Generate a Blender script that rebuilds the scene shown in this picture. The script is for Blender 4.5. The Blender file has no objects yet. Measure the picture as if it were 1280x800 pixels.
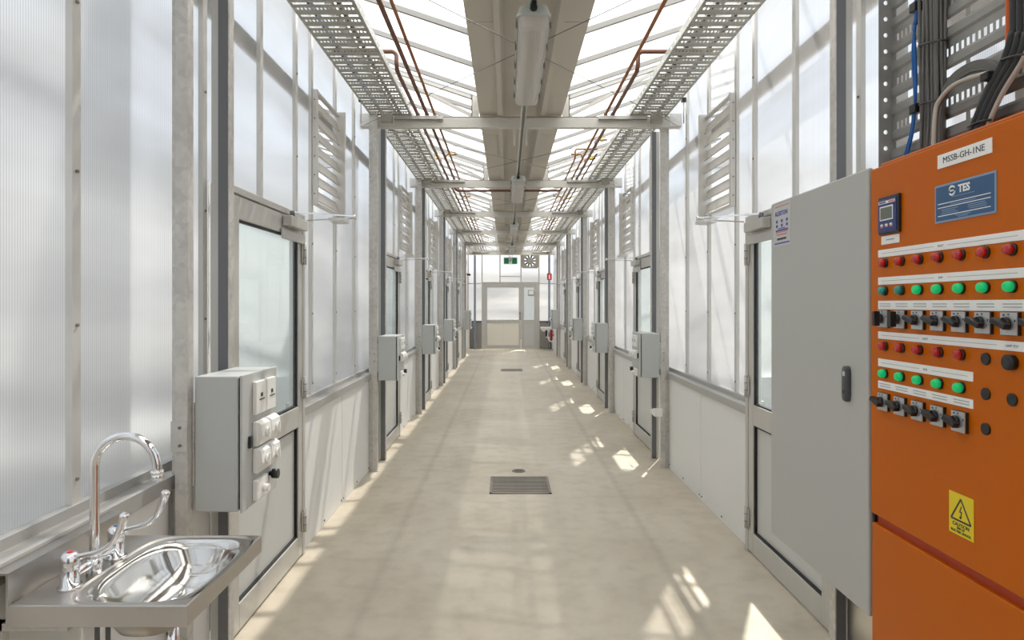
import bpy, bmesh, math, random
from mathutils import Vector, Matrix
random.seed(7)
S = bpy.context.scene
COL = S.collection
PI = math.pi

# ------------------------------------------------------------------ camera, sky, sun, exposure
CAM_H = 1.62
cd = bpy.data.cameras.new('camera'); cam = bpy.data.objects.new('camera', cd); COL.objects.link(cam)
cam.location = (0, 0, CAM_H); cam.rotation_euler = (PI/2, 0, 0)
cd.lens = 22.5; cd.sensor_width = 36.0; cd.shift_x = 6.5/1280; cd.shift_y = -20.5/1280
cd.clip_start = 0.05; cd.clip_end = 300
S.camera = cam
w = bpy.data.worlds.new('sky'); S.world = w; w.use_nodes = True
bg = w.node_tree.nodes['Background']
bg.inputs['Color'].default_value = (0.86, 0.925, 1.0, 1); bg.inputs['Strength'].default_value = 0.85
sd = bpy.data.lights.new('sun', 'SUN'); sun = bpy.data.objects.new('sun', sd); COL.objects.link(sun)
sd.energy = 7.0; sd.angle = math.radians(0.9); sd.color = (1.0, 0.95, 0.86)
sun.rotation_euler = Vector((-0.26, -0.55, -1.0)).to_track_quat('-Z', 'Y').to_euler()
sun.location = (4, 8, 14)
S.view_settings.view_transform = 'Standard'
S.view_settings.look = 'None'
S.view_settings.gamma = 1.0
S.view_settings.use_curve_mapping = False
S.view_settings.exposure = 0.68
S.cycles.transparent_max_bounces = 24
S.cycles.max_bounces = 10
S.cycles.diffuse_bounces = 5
S.cycles.glossy_bounces = 4

# ------------------------------------------------------------------ materials
def new_mat(name):
    m = bpy.data.materials.new(name); m.use_nodes = True
    nt = m.node_tree
    return m, nt, nt.nodes, nt.links, nt.nodes['Principled BSDF'], nt.nodes['Material Output']

def P(name, col, rough=0.5, metal=0.0, vary=0.0, scale=6.0, bump=0.0, bscale=60.0, coat=0.0, stretch=None):
    m, nt, N, L, b, o = new_mat(name)
    b.inputs['Base Color'].default_value = (*col, 1); b.inputs['Roughness'].default_value = rough
    b.inputs['Metallic'].default_value = metal; b.inputs['Coat Weight'].default_value = coat
    if vary or bump:
        tc = N.new('ShaderNodeTexCoord'); src = tc.outputs['Object']
        if stretch:
            mp = N.new('ShaderNodeMapping'); mp.inputs['Scale'].default_value = stretch
            L.new(src, mp.inputs['Vector']); src = mp.outputs['Vector']
    if vary:
        n = N.new('ShaderNodeTexNoise'); n.inputs['Scale'].default_value = scale; n.inputs['Detail'].default_value = 5
        L.new(src, n.inputs['Vector'])
        mx = N.new('ShaderNodeMix'); mx.data_type = 'RGBA'
        mx.inputs[6].default_value = (*[c*(1-vary) for c in col], 1)
        mx.inputs[7].default_value = (*[min(1, c*(1+vary)) for c in col], 1)
        L.new(n.outputs['Fac'], mx.inputs[0]); L.new(mx.outputs[2], b.inputs['Base Color'])
        mr = N.new('ShaderNodeMapRange'); mr.inputs['To Min'].default_value = max(0, rough-0.08); mr.inputs['To Max'].default_value = min(1, rough+0.08)
        L.new(n.outputs['Fac'], mr.inputs['Value']); L.new(mr.outputs[0], b.inputs['Roughness'])
    if bump:
        n2 = N.new('ShaderNodeTexNoise'); n2.inputs['Scale'].default_value = bscale
        L.new(src, n2.inputs['Vector'])
        bp = N.new('ShaderNodeBump'); bp.inputs['Strength'].default_value = bump; bp.inputs['Distance'].default_value = 0.002
        L.new(n2.outputs['Fac'], bp.inputs['Height']); L.new(bp.outputs['Normal'], b.inputs['Normal'])
    return m

def sheet_mat(name, transp, tint, trans_col, gloss=0.06, ribs=0.0, pitch=0.0105, grough=0.25, blur=0.0):
    """glazing: part see-through, part light-scattering, with fine flutes across x+y"""
    m, nt, N, L, b, o = new_mat(name); N.remove(b)
    if blur:
        tr = N.new('ShaderNodeBsdfRefraction'); tr.inputs['Roughness'].default_value = blur; tr.inputs['IOR'].default_value = 1.18
    else: tr = N.new('ShaderNodeBsdfTransparent')
    tr.inputs['Color'].default_value = (*tint, 1)
    tl = N.new('ShaderNodeBsdfTranslucent'); tl.inputs['Color'].default_value = (*trans_col, 1)
    df = N.new('ShaderNodeBsdfDiffuse'); df.inputs['Color'].default_value = (*[c*0.8 for c in trans_col], 1)
    gl = N.new('ShaderNodeBsdfGlossy'); gl.inputs['Roughness'].default_value = grough
    m1 = N.new('ShaderNodeMixShader'); m1.inputs[0].default_value = 0.22
    L.new(tl.outputs[0], m1.inputs[1]); L.new(df.outputs[0], m1.inputs[2])
    m2 = N.new('ShaderNodeMixShader'); m2.inputs[0].default_value = transp
    L.new(m1.outputs[0], m2.inputs[1]); L.new(tr.outputs[0], m2.inputs[2])
    m3 = N.new('ShaderNodeMixShader'); m3.inputs[0].default_value = gloss
    L.new(m2.outputs[0], m3.inputs[1]); L.new(gl.outputs[0], m3.inputs[2])
    L.new(m3.outputs[0], o.inputs['Surface'])
    if ribs:
        g = N.new('ShaderNodeNewGeometry'); sx = N.new('ShaderNodeSeparateXYZ'); L.new(g.outputs['Position'], sx.inputs[0])
        ad = N.new('ShaderNodeMath'); L.new(sx.outputs['X'], ad.inputs[0]); L.new(sx.outputs['Y'], ad.inputs[1])
        mu = N.new('ShaderNodeMath'); mu.operation = 'MULTIPLY'; mu.inputs[1].default_value = 2*PI/pitch; L.new(ad.outputs[0], mu.inputs[0])
        si = N.new('ShaderNodeMath'); si.operation = 'SINE'; L.new(mu.outputs[0], si.inputs[0])
        nz = N.new('ShaderNodeTexNoise'); nz.inputs['Scale'].default_value = 1.6; nz.inputs['Detail'].default_value = 3
        mp = N.new('ShaderNodeMapping'); mp.inputs['Scale'].default_value = (0.35, 0.35, 1.7)
        L.new(g.outputs['Position'], mp.inputs['Vector']); L.new(mp.outputs['Vector'], nz.inputs['Vector'])
        mr = N.new('ShaderNodeMapRange'); mr.inputs['From Min'].default_value = -1
        mr.inputs['To Min'].default_value = transp*(1-ribs); mr.inputs['To Max'].default_value = transp*(1+ribs)
        L.new(si.outputs[0], mr.inputs['Value'])
        m5 = N.new('ShaderNodeMapRange'); m5.inputs['From Min'].default_value = 0.3; m5.inputs['From Max'].default_value = 0.7
        m5.inputs['To Min'].default_value = 0.55; m5.inputs['To Max'].default_value = 1.45
        L.new(nz.outputs['Fac'], m5.inputs['Value'])
        mm = N.new('ShaderNodeMath'); mm.operation = 'MULTIPLY'; L.new(mr.outputs[0], mm.inputs[0]); L.new(m5.outputs[0], mm.inputs[1])
        L.new(mm.outputs[0], m2.inputs[0])
        bp = N.new('ShaderNodeBump'); bp.inputs['Strength'].default_value = 0.35; bp.inputs['Distance'].default_value = 0.001
        L.new(si.outputs[0], bp.inputs['Height']); L.new(bp.outputs['Normal'], gl.inputs['Normal'])
    return m

M = {}
M['poly'] = sheet_mat('twinwall_polycarbonate', 0.52, (0.93, 0.94, 0.95), (0.60, 0.595, 0.59), 0.05, 0.40, blur=0.40)
M['clear'] = sheet_mat('clear_sheet_face', 0.97, (0.99, 0.99, 0.99), (0.9, 0.9, 0.9), 0.0)
M['thin_sheet'] = sheet_mat('thin_clear_sheet', 0.45, (0.97, 0.98, 1.0), (0.85, 0.85, 0.85), 0.05)
M['glass'] = sheet_mat('door_glass', 0.90, (0.93, 0.97, 0.97), (0.9, 0.95, 0.95), 0.07, grough=0.02)
M['roof_soft2'] = sheet_mat('roof_glass_washed', 0.30, (0.97, 0.98, 1.0), (0.93, 0.94, 0.95), 0.03)
M['roof_soft'] = sheet_mat('roof_glass_diffusing', 0.055, (0.97, 0.98, 1.0), (0.93, 0.94, 0.95), 0.03)
M['roof_clear'] = sheet_mat('roof_glass_clear', 0.80, (0.97, 0.98, 1.0), (0.93, 0.94, 0.95), 0.03)
M['alu'] = P('satin_aluminium', (0.57, 0.555, 0.52), 0.36, 0.3, 0.08, 5, stretch=(6, 6, 0.6))
M['white_alu'] = P('pale_aluminium', (0.66, 0.65, 0.62), 0.42, 0.3, 0.06, 4)
M['steel_grey'] = P('dark_post_grey', (0.17, 0.175, 0.185), 0.45, 0.2, 0.06, 8)  # even dark grey for the posts and small metal parts
M['blue_grey'] = P('blue_grey_post', (0.26, 0.31, 0.38), 0.5, 0.1)
M['beam'] = P('cream_beam_paint', (0.62, 0.60, 0.55), 0.5, 0.1, 0.05, 3)
M['gutter'] = P('gutter_sheet', (0.56, 0.52, 0.455), 0.6, 0.05, 0.05, 1.5)
M['panel'] = P('white_wall_panel', (0.78, 0.775, 0.755), 0.5, 0, 0.03, 2, 0.05, 90)
M['rubber'] = P('black_gasket', (0.012, 0.012, 0.014), 0.6)
M['black'] = P('black_plastic', (0.015, 0.015, 0.016), 0.35)
M['black_cable'] = P('black_cable_sheath', (0.02, 0.02, 0.022), 0.45)
M['grey_cable'] = P('grey_cable_sheath', (0.13, 0.127, 0.12), 0.5)
M['lgrey_cable'] = P('pale_cable_sheath', (0.55, 0.52, 0.46), 0.5)
M['blue_cable'] = P('blue_cable_sheath', (0.01, 0.12, 0.42), 0.4)
M['orange_cable'] = P('orange_cable_sheath', (0.65, 0.12, 0.01), 0.4)
M['box'] = P('grey_enclosure_paint', (0.50, 0.515, 0.50), 0.42, 0, 0.02, 3)
M['cab_grey'] = P('light_grey_cabinet_paint', (0.47, 0.47, 0.445), 0.42, 0, 0.02, 3, 0.04, 400)
M['orange'] = P('orange_cabinet_paint', (0.55, 0.122, 0.001), 0.33, 0, 0.03, 2, 0.04, 500)
M['orange'].node_tree.nodes['Principled BSDF'].inputs['Specular IOR Level'].default_value = 0.18
M['dark_orange'] = P('orange_gap_paint', (0.45, 0.05, 0.008), 0.5)
M['white'] = P('white_plastic', (0.86, 0.85, 0.82), 0.4)
M['white_lab'] = P('white_label', (0.90, 0.90, 0.88), 0.45)
M['ink'] = P('dark_ink', (0.05, 0.05, 0.055), 0.6)
M['grey_ink'] = P('grey_print', (0.32, 0.32, 0.32), 0.6)
M['navy'] = P('navy_plate', (0.025, 0.095, 0.22), 0.35)
M['navy_edge'] = P('pale_blue_edge', (0.22, 0.33, 0.48), 0.35)
M['meter'] = P('meter_blue', (0.02, 0.035, 0.17), 0.35)
M['lcd'] = P('lcd_grey', (0.13, 0.15, 0.12), 0.2)
M['red'] = P('red_lens', (0.50, 0.006, 0.008), 0.25, coat=0.4)
M['teal'] = P('unlit_green_lens', (0.0, 0.27, 0.22), 0.3, coat=0.4)
M['green_sign'] = P('exit_green', (0.0, 0.23, 0.10), 0.45)
M['red_sign'] = P('sign_red', (0.62, 0.01, 0.02), 0.45)
M['yellow'] = P('caution_yellow', (0.80, 0.62, 0.01), 0.45)
M['blue_print'] = P('blue_print', (0.05, 0.06, 0.36), 0.5)
M['red_print'] = P('red_print', (0.60, 0.14, 0.11), 0.5)
M['sticker'] = P('sticker_grey', (0.55, 0.55, 0.54), 0.4)
M['copper'] = P('copper_tube', (0.33, 0.155, 0.085), 0.42, 0.6, 0.35, 7)
M['copper_dark'] = P('tarnished_copper', (0.20, 0.11, 0.08), 0.45, 0.7, 0.3, 9)
M['brass'] = P('brass_valve', (0.7, 0.5, 0.1), 0.35, 0.7)
M['chrome'] = P('chrome', (0.86, 0.86, 0.87), 0.06, 1.0)
M['stainless'] = P('brushed_stainless', (0.50, 0.475, 0.445), 0.30, 1.0, 0.04, 2)
M['bowl'] = P('polished_stainless', (0.72, 0.71, 0.69), 0.10, 1.0)
M['lens'] = sheet_mat('light_lens', 0.45, (0.96, 0.95, 0.94), (0.85, 0.83, 0.81), 0.08, grough=0.12)
M['tube'] = P('fluorescent_tube', (0.85, 0.85, 0.83), 0.3)
M['fitting'] = P('pale_green_grey_fitting', (0.46, 0.50, 0.46), 0.45)
M['block'] = P('blockwork_grey', (0.34, 0.315, 0.285), 0.8, 0, 0.12, 6, 0.2, 80)
M['beige'] = P('cream_door_board', (0.80, 0.76, 0.67), 0.55)
M['fan'] = P('fan_housing', (0.40, 0.37, 0.30), 0.55)
M['fan_dark'] = P('fan_blade', (0.16, 0.145, 0.12), 0.5)
M['louvre'] = P('louvre_alu', (0.64, 0.62, 0.585), 0.4, 0.4, 0.05, 5)
M['hose_red'] = P('hose_red', (0.45, 0.01, 0.02), 0.4)
M['galv_tray'] = P('galvanised_tray', (0.44, 0.435, 0.40), 0.45, 0.55, 0.14, 14)
M['dull_tray'] = P('weathered_galvanised_tray', (0.33, 0.33, 0.315), 0.5, 0.45, 0.16, 18)
M['bar'] = P('glazing_bar_grey', (0.36, 0.35, 0.335), 0.5, 0.1)
M['bracket_tan'] = P('tan_bracket', (0.36, 0.335, 0.29), 0.55)
M['sill'] = P('sill_aluminium', (0.46, 0.45, 0.43), 0.4, 0.35, 0.06, 4)
M['strut'] = P('strut_zinc', (0.55, 0.54, 0.52), 0.4, 0.3)
M['brown_cable'] = P('brown_cable_sheath', (0.07, 0.04, 0.03), 0.5)
M['bench'] = P('bench_grey', (0.5, 0.5, 0.48), 0.6)

def galv():
    m, nt, N, L, b, o = new_mat('galvanised_steel')
    tc = N.new('ShaderNodeTexCoord'); v = N.new('ShaderNodeTexVoronoi'); v.inputs['Scale'].default_value = 40
    n = N.new('ShaderNodeTexNoise'); n.inputs['Scale'].default_value = 4; n.inputs['Detail'].default_value = 6
    L.new(tc.outputs['Object'], v.inputs['Vector']); L.new(tc.outputs['Object'], n.inputs['Vector'])
    sp = N.new('ShaderNodeSeparateColor'); L.new(v.outputs['Color'], sp.inputs[0])
    ad = N.new('ShaderNodeMath'); ad.operation = 'MULTIPLY_ADD'; ad.inputs[1].default_value = 0.35
    L.new(sp.outputs[0], ad.inputs[0]); L.new(n.outputs['Fac'], ad.inputs[2])
    r = N.new('ShaderNodeValToRGB'); r.color_ramp.elements[0].position = 0.35; r.color_ramp.elements[0].color = (0.50, 0.48, 0.45, 1)
    r.color_ramp.elements[1].position = 0.95; r.color_ramp.elements[1].color = (0.67, 0.65, 0.61, 1)
    L.new(ad.outputs[0], r.inputs[0]); L.new(r.outputs[0], b.inputs['Base Color'])
    b.inputs['Metallic'].default_value = 0.3; b.inputs['Roughness'].default_value = 0.42
    return m
M['galv'] = galv()

def lamp_mat():
    m, nt, N, L, b, o = new_mat('lit_green_lens')
    b.inputs['Base Color'].default_value = (0.0, 0.30, 0.11, 1); b.inputs['Roughness'].default_value = 0.3
    lw = N.new('ShaderNodeLayerWeight'); lw.inputs['Blend'].default_value = 0.35
    b.inputs['Emission Color'].default_value = (0.0, 1.0, 0.26, 1)
    b.inputs['Emission Strength'].default_value = 0.16
    return m
M['green'] = lamp_mat()

def concrete():
    m, nt, N, L, b, o = new_mat('polished_concrete')
    g = N.new('ShaderNodeNewGeometry'); sx = N.new('ShaderNodeSeparateXYZ'); L.new(g.outputs['Position'], sx.inputs[0])
    n1 = N.new('ShaderNodeTexNoise'); n1.inputs['Scale'].default_value = 0.9; n1.inputs['Detail'].default_value = 8; n1.inputs['Roughness'].default_value = 0.6
    n2 = N.new('ShaderNodeTexNoise'); n2.inputs['Scale'].default_value = 7; n2.inputs['Detail'].default_value = 6
    n3 = N.new('ShaderNodeTexNoise'); n3.inputs['Scale'].default_value = 90; n3.inputs['Detail'].default_value = 3
    for n in (n1, n2, n3): L.new(g.outputs['Position'], n.inputs['Vector'])
    r1 = N.new('ShaderNodeValToRGB'); e = r1.color_ramp.elements
    e[0].position = 0.30; e[0].color = (0.50, 0.435, 0.335, 1); e[1].position = 0.72; e[1].color = (0.66, 0.595, 0.485, 1)
    L.new(n1.outputs['Fac'], r1.inputs[0])
    r2 = N.new('ShaderNodeValToRGB'); e = r2.color_ramp.elements
    e[0].position = 0.27; e[0].color = (0.76, 0.74, 0.71, 1); e[1].position = 0.55; e[1].color = (1, 1, 1, 1)
    L.new(n2.outputs['Fac'], r2.inputs[0])
    mx = N.new('ShaderNodeMix'); mx.data_type = 'RGBA'; mx.blend_type = 'MULTIPLY'; mx.inputs[0].default_value = 0.7
    L.new(r1.outputs[0], mx.inputs[6]); L.new(r2.outputs[0], mx.inputs[7])
    last = mx.outputs[2]
    for xc in (-0.76, 0.98):          # wavering darker lines along the corridor
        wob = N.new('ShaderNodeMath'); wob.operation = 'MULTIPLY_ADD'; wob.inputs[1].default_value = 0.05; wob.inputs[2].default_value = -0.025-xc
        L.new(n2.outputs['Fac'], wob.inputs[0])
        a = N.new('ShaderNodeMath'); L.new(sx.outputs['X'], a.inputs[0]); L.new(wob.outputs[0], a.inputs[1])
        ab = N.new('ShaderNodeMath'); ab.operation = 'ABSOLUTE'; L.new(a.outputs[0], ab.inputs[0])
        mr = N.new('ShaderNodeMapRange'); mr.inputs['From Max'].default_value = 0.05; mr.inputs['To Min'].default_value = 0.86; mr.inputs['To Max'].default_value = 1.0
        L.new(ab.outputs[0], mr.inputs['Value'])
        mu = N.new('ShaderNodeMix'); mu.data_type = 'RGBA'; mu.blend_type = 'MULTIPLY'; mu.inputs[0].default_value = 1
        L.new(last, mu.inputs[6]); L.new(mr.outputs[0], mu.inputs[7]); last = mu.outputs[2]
    L.new(last, b.inputs['Base Color'])
    rr = N.new('ShaderNodeMapRange'); rr.inputs['To Min'].default_value = 0.36; rr.inputs['To Max'].default_value = 0.62
    L.new(n2.outputs['Fac'], rr.inputs['Value']); L.new(rr.outputs[0], b.inputs['Roughness'])
    bp = N.new('ShaderNodeBump'); bp.inputs['Strength'].default_value = 0.12; bp.inputs['Distance'].default_value = 0.002
    L.new(n3.outputs['Fac'], bp.inputs['Height']); L.new(bp.outputs['Normal'], b.inputs['Normal'])
    return m
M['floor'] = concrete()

# ------------------------------------------------------------------ mesh helpers
WORLD = {}
class MB:
    def __init__(s): s.v = []; s.f = []; s.mi = []; s.sm = []
    def face(s, idx, mi=0, sm=False): s.f.append(tuple(idx)); s.mi.append(mi); s.sm.append(sm)
    def box(s, x0, x1, y0, y1, z0, z1, mi=0, fm=None):
        x0, x1 = sorted((x0, x1)); y0, y1 = sorted((y0, y1)); z0, z1 = sorted((z0, z1))
        b = len(s.v)
        s.v += [(x0,y0,z0),(x1,y0,z0),(x1,y1,z0),(x0,y1,z0),(x0,y0,z1),(x1,y0,z1),(x1,y1,z1),(x0,y1,z1)]
        fs = {'-z':(0,3,2,1), '+z':(4,5,6,7), '-y':(0,1,5,4), '+x':(1,2,6,5), '+y':(2,3,7,6), '-x':(3,0,4,7)}
        for k, q in fs.items(): s.face([b+i for i in q], (fm or {}).get(k, mi))
        return s
    def obox(s, c, ax, ay, az, mi=0):
        """box about centre c with half-axis vectors"""
        c, ax, ay, az = map(Vector, (c, ax, ay, az)); b = len(s.v)
        for k in (-1, 1):
            for i, j in ((-1,-1),(1,-1),(1,1),(-1,1)): s.v.append(tuple(c + ax*i + ay*j + az*k))
        for q in ((0,3,2,1),(4,5,6,7),(0,1,5,4),(1,2,6,5),(2,3,7,6),(3,0,4,7)): s.face([b+i for i in q], mi)
        return s
    def bar(s, a, b_, wd, ht, up=(0,0,1)):
        a, b_ = Vector(a), Vector(b_); d = b_-a; up = Vector(up)
        sd_ = d.cross(up).normalized(); u = sd_.cross(d).normalized()
        return s.obox((a+b_)/2, d/2, sd_*wd/2, u*ht/2)
    def tube(s, pts, r, n=8, cap=True, smooth=True, mi=0):
        pts = [Vector(p) for p in pts]; rs = r if isinstance(r, (list, tuple)) else [r]*len(pts)
        t = [(pts[min(i+1, len(pts)-1)] - pts[max(i-1, 0)]).normalized() for i in range(len(pts))]
        ref = Vector((0,0,1)) if abs(t[0].z) < 0.9 else Vector((1,0,0))
        u = t[0].cross(ref).normalized(); base = len(s.v)
        for i, p in enumerate(pts):
            u = (u - t[i]*u.dot(t[i])).normalized(); v = t[i].cross(u)
            for k in range(n):
                a = 2*PI*k/n; s.v.append(tuple(p + (u*math.cos(a) + v*math.sin(a))*rs[i]))
        for i in range(len(pts)-1):
            for k in range(n):
                a, b_ = base+i*n+k, base+i*n+(k+1) % n
                s.face((a, b_, b_+n, a+n), mi, smooth)
        if cap:
            s.face([base+k for k in range(n)][::-1], mi); e = base+(len(pts)-1)*n; s.face([e+k for k in range(n)], mi)
        return s
    def cyl(s, a, b_, r, n=16, r2=None, mi=0): return s.tube([a, b_], [r, r if r2 is None else r2], n, mi=mi)
    def rings(s, rings, close_last=True, smooth=True, close_first=False):
        base = len(s.v); n = len(rings[0])
        for rg in rings: s.v += [tuple(p) for p in rg]
        for i in range(len(rings)-1):
            for k in range(n):
                a, b_ = base+i*n+k, base+i*n+(k+1) % n
                s.face((a, b_, b_+n, a+n), 0, smooth)
        if close_last: e = base+(len(rings)-1)*n; s.face([e+k for k in range(n)], 0, smooth)
        if close_first: s.face([base+k for k in range(n)][::-1], 0, smooth)
        return s
    def prism(s, poly, ax, d):
        """poly: list of 3d points; extruded by vector d"""
        d = Vector(d); b = len(s.v); n = len(poly)
        s.v += [tuple(p) for p in poly] + [tuple(Vector(p)+d) for p in poly]
        s.face(range(b, b+n)); s.face([b+n+i for i in range(n)][::-1])
        for i in range(n): j = (i+1) % n; s.face((b+i, b+n+i, b+n+j, b+j))
        return s
    def mesh(s, name, mats, bevel=0.0, off=(0,0,0), recalc=True, segs=2):
        me = bpy.data.meshes.new(name); o = Vector(off)
        me.from_pydata([tuple(Vector(p)-o) for p in s.v], [], s.f)
        if not isinstance(mats, (list, tuple)): mats = [mats]
        for m in mats: me.materials.append(M[m])
        me.polygons.foreach_set('material_index', s.mi); me.polygons.foreach_set('use_smooth', s.sm)
        if recalc or bevel:
            bm = bmesh.new(); bm.from_mesh(me)
            if recalc: bmesh.ops.recalc_face_normals(bm, faces=bm.faces)
            if bevel:
                ed = [e for e in bm.edges if len(e.link_faces) == 2 and e.calc_face_angle(0) > 0.6]
                bmesh.ops.bevel(bm, geom=ed, offset=bevel, segments=segs, profile=0.5, affect='EDGES', clamp_overlap=True)
            bm.to_mesh(me); bm.free()
        me.update(); return me
    def build(s, name, mats, parent=None, bevel=0.0, origin=None, recalc=True, segs=2):
        """origin None: parts take the parent's frame"""
        pw = WORLD.get(parent, Vector()) if parent else Vector()
        org = Vector(origin) if origin is not None else pw
        return put(name, s.mesh(name, mats, bevel, org, recalc, segs), org, parent)

def put(name, me, loc, parent=None):
    o = bpy.data.objects.new(name, me); COL.objects.link(o)
    loc = Vector(loc); WORLD[o] = loc
    if parent: o.parent = parent; o.location = loc - WORLD[parent]
    else: o.location = loc
    return o
def tag(o, label, cat, group=None):
    o['label'] = label; o['category'] = cat
    if group: o['group'] = group
    return o
def thing(name, label, cat, loc, group=None): return tag(put(name, None, loc), label, cat, group)
def struct(o, label=None):
    o['kind'] = 'structure'
    if label: o['label'] = label
    return o
def catmull(pts, n=6):
    pts = [Vector(p) for p in pts]; out = []
    for i in range(len(pts)-1):
        p0, p1, p2, p3 = pts[max(i-1,0)], pts[i], pts[i+1], pts[min(i+2,len(pts)-1)]
        for k in range(n):
            t = k/n
            out.append(0.5*((2*p1) + (p2-p0)*t + (2*p0-5*p1+4*p2-p3)*t*t + (3*p1-p0-3*p2+p3)*t**3))
    out.append(pts[-1]); return out
_tc = {}
def text_part(name, txt, size, mat, parent, pos, right=(0,-1,0), up=(0,0,1), align='CENTER', sx=1.0, bold=0.0):
    cu = bpy.data.curves.new(name, 'FONT'); cu.body = txt; cu.size = size; cu.align_x = align; cu.align_y = 'CENTER'
    cu.extrude = 0.0003; cu.offset = bold; cu.resolution_u = 2
    t = bpy.data.objects.new('tmp', cu); COL.objects.link(t)
    dg = bpy.context.evaluated_depsgraph_get(); me = bpy.data.meshes.new_from_object(t.evaluated_get(dg))
    bpy.data.objects.remove(t); bpy.data.curves.remove(cu)
    r, u = Vector(right), Vector(up); nn = r.cross(u)
    mt = Matrix(((r.x*sx, u.x, nn.x, 0), (r.y*sx, u.y, nn.y, 0), (r.z*sx, u.z, nn.z, 0), (0,0,0,1)))
    me.transform(mt); me.materials.clear(); me.materials.append(M[mat])
    return put(name, me, pos, parent)

# ------------------------------------------------------------------ layout numbers (metres)
POSTS = [2.95, 6.67, 9.87, 13.07, 16.27, 19.47]
COLS = [2.53, 6.27, 9.47, 12.67, 15.87, 19.07]
BACK = -3.4; END = 23.0
SIDE = {'left': dict(s=1, poly=-1.42, panel=-1.335, door=-1.31), 'right': dict(s=-1, poly=1.69, panel=1.60, door=1.575)}
SPOST = {'left': [y-.07 for y in POSTS], 'right': [y+.03 if y > 3 else y for y in POSTS]}
SCOL = {'left': [y-.07 if y > 3 else y for y in COLS], 'right': [y+.05 if y > 3 else y for y in COLS]}
SILL = 0.93; TOP = 3.98
ORD = ['nearest', 'second', 'third', 'fourth', 'fifth']

# ------------------------------------------------------------------ floor and ground
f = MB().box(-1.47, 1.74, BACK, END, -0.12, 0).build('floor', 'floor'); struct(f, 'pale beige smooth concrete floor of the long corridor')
g = MB().box(-40, -1.475, -30, 60, -0.2, -0.02).box(1.745, 40, -30, 60, -0.2, -0.02).box(-1.475, 1.745, END, 60, -0.2, -0.02).box(-1.475, 1.745, -30, BACK, -0.2, -0.02)
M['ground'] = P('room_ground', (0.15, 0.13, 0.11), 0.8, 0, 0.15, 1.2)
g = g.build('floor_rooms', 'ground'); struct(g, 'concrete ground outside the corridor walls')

def grate(y0, y1, label):
    t = thing('floor_grate', label, 'drain grate', (0.117, (y0+y1)/2, 0), 'square floor grates')
    x0, x1 = -0.148, 0.382
    mb = MB()
    for a in ((x0,x1,y0,y0+.02),(x0,x1,y1-.02,y1),(x0,x0+.02,y0,y1),(x1-.02,x1,y0,y1)): mb.box(*a, 0.0005, 0.008)
    mb.build('frame', 'gdark', t)
    n = 15; bar_me = MB().box(x0+.02, x1-.02, -.010, .010, 0.0005, 0.006).mesh('grate_bar', 'gdark', off=(0,0,0))
    for i in range(n): put('bar', bar_me, (0, y0+.02+(i+.5)*(y1-y0-.04)/n, 0), t)
    MB().box(x0+.02, x1-.02, y0+.02, y1-.02, 0.0003, 0.002).build('sump', 'sump', t)
M['gdark'] = P('grate_metal', (0.25, 0.225, 0.19), 0.55, 0.2, 0.15, 30)
M['sump'] = P('sump_dark', (0.13, 0.115, 0.10), 0.8)
grate(5.445, 5.975, 'square metal drain grate in the floor nearest the camera')
grate(15.3, 15.83, 'square metal drain grate in the floor far down the corridor')
t = thing('floor_drain', 'small round floor drain just beyond the nearer square grate', 'drain', (0.115, 6.19, 0))
MB().tube([(0.115,6.19,.0004),(0.115,6.19,.005)], 0.066, 24).build('rim', 'gdark', t)
MB().tube([(0.115,6.19,.005),(0.115,6.19,.007)], 0.05, 20).build('strainer', 'sump', t)

# ------------------------------------------------------------------ side walls
def sheet_mesh(side, ly, z0, z1, name='glazing_sheet'):
    s = SIDE[side]['s']; k = '+x' if s > 0 else '-x'
    return MB().box(-.006, .006, -ly/2, ly/2, z0, z1, 1, {k: 0}).mesh(name, ['poly', 'clear'])

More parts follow.
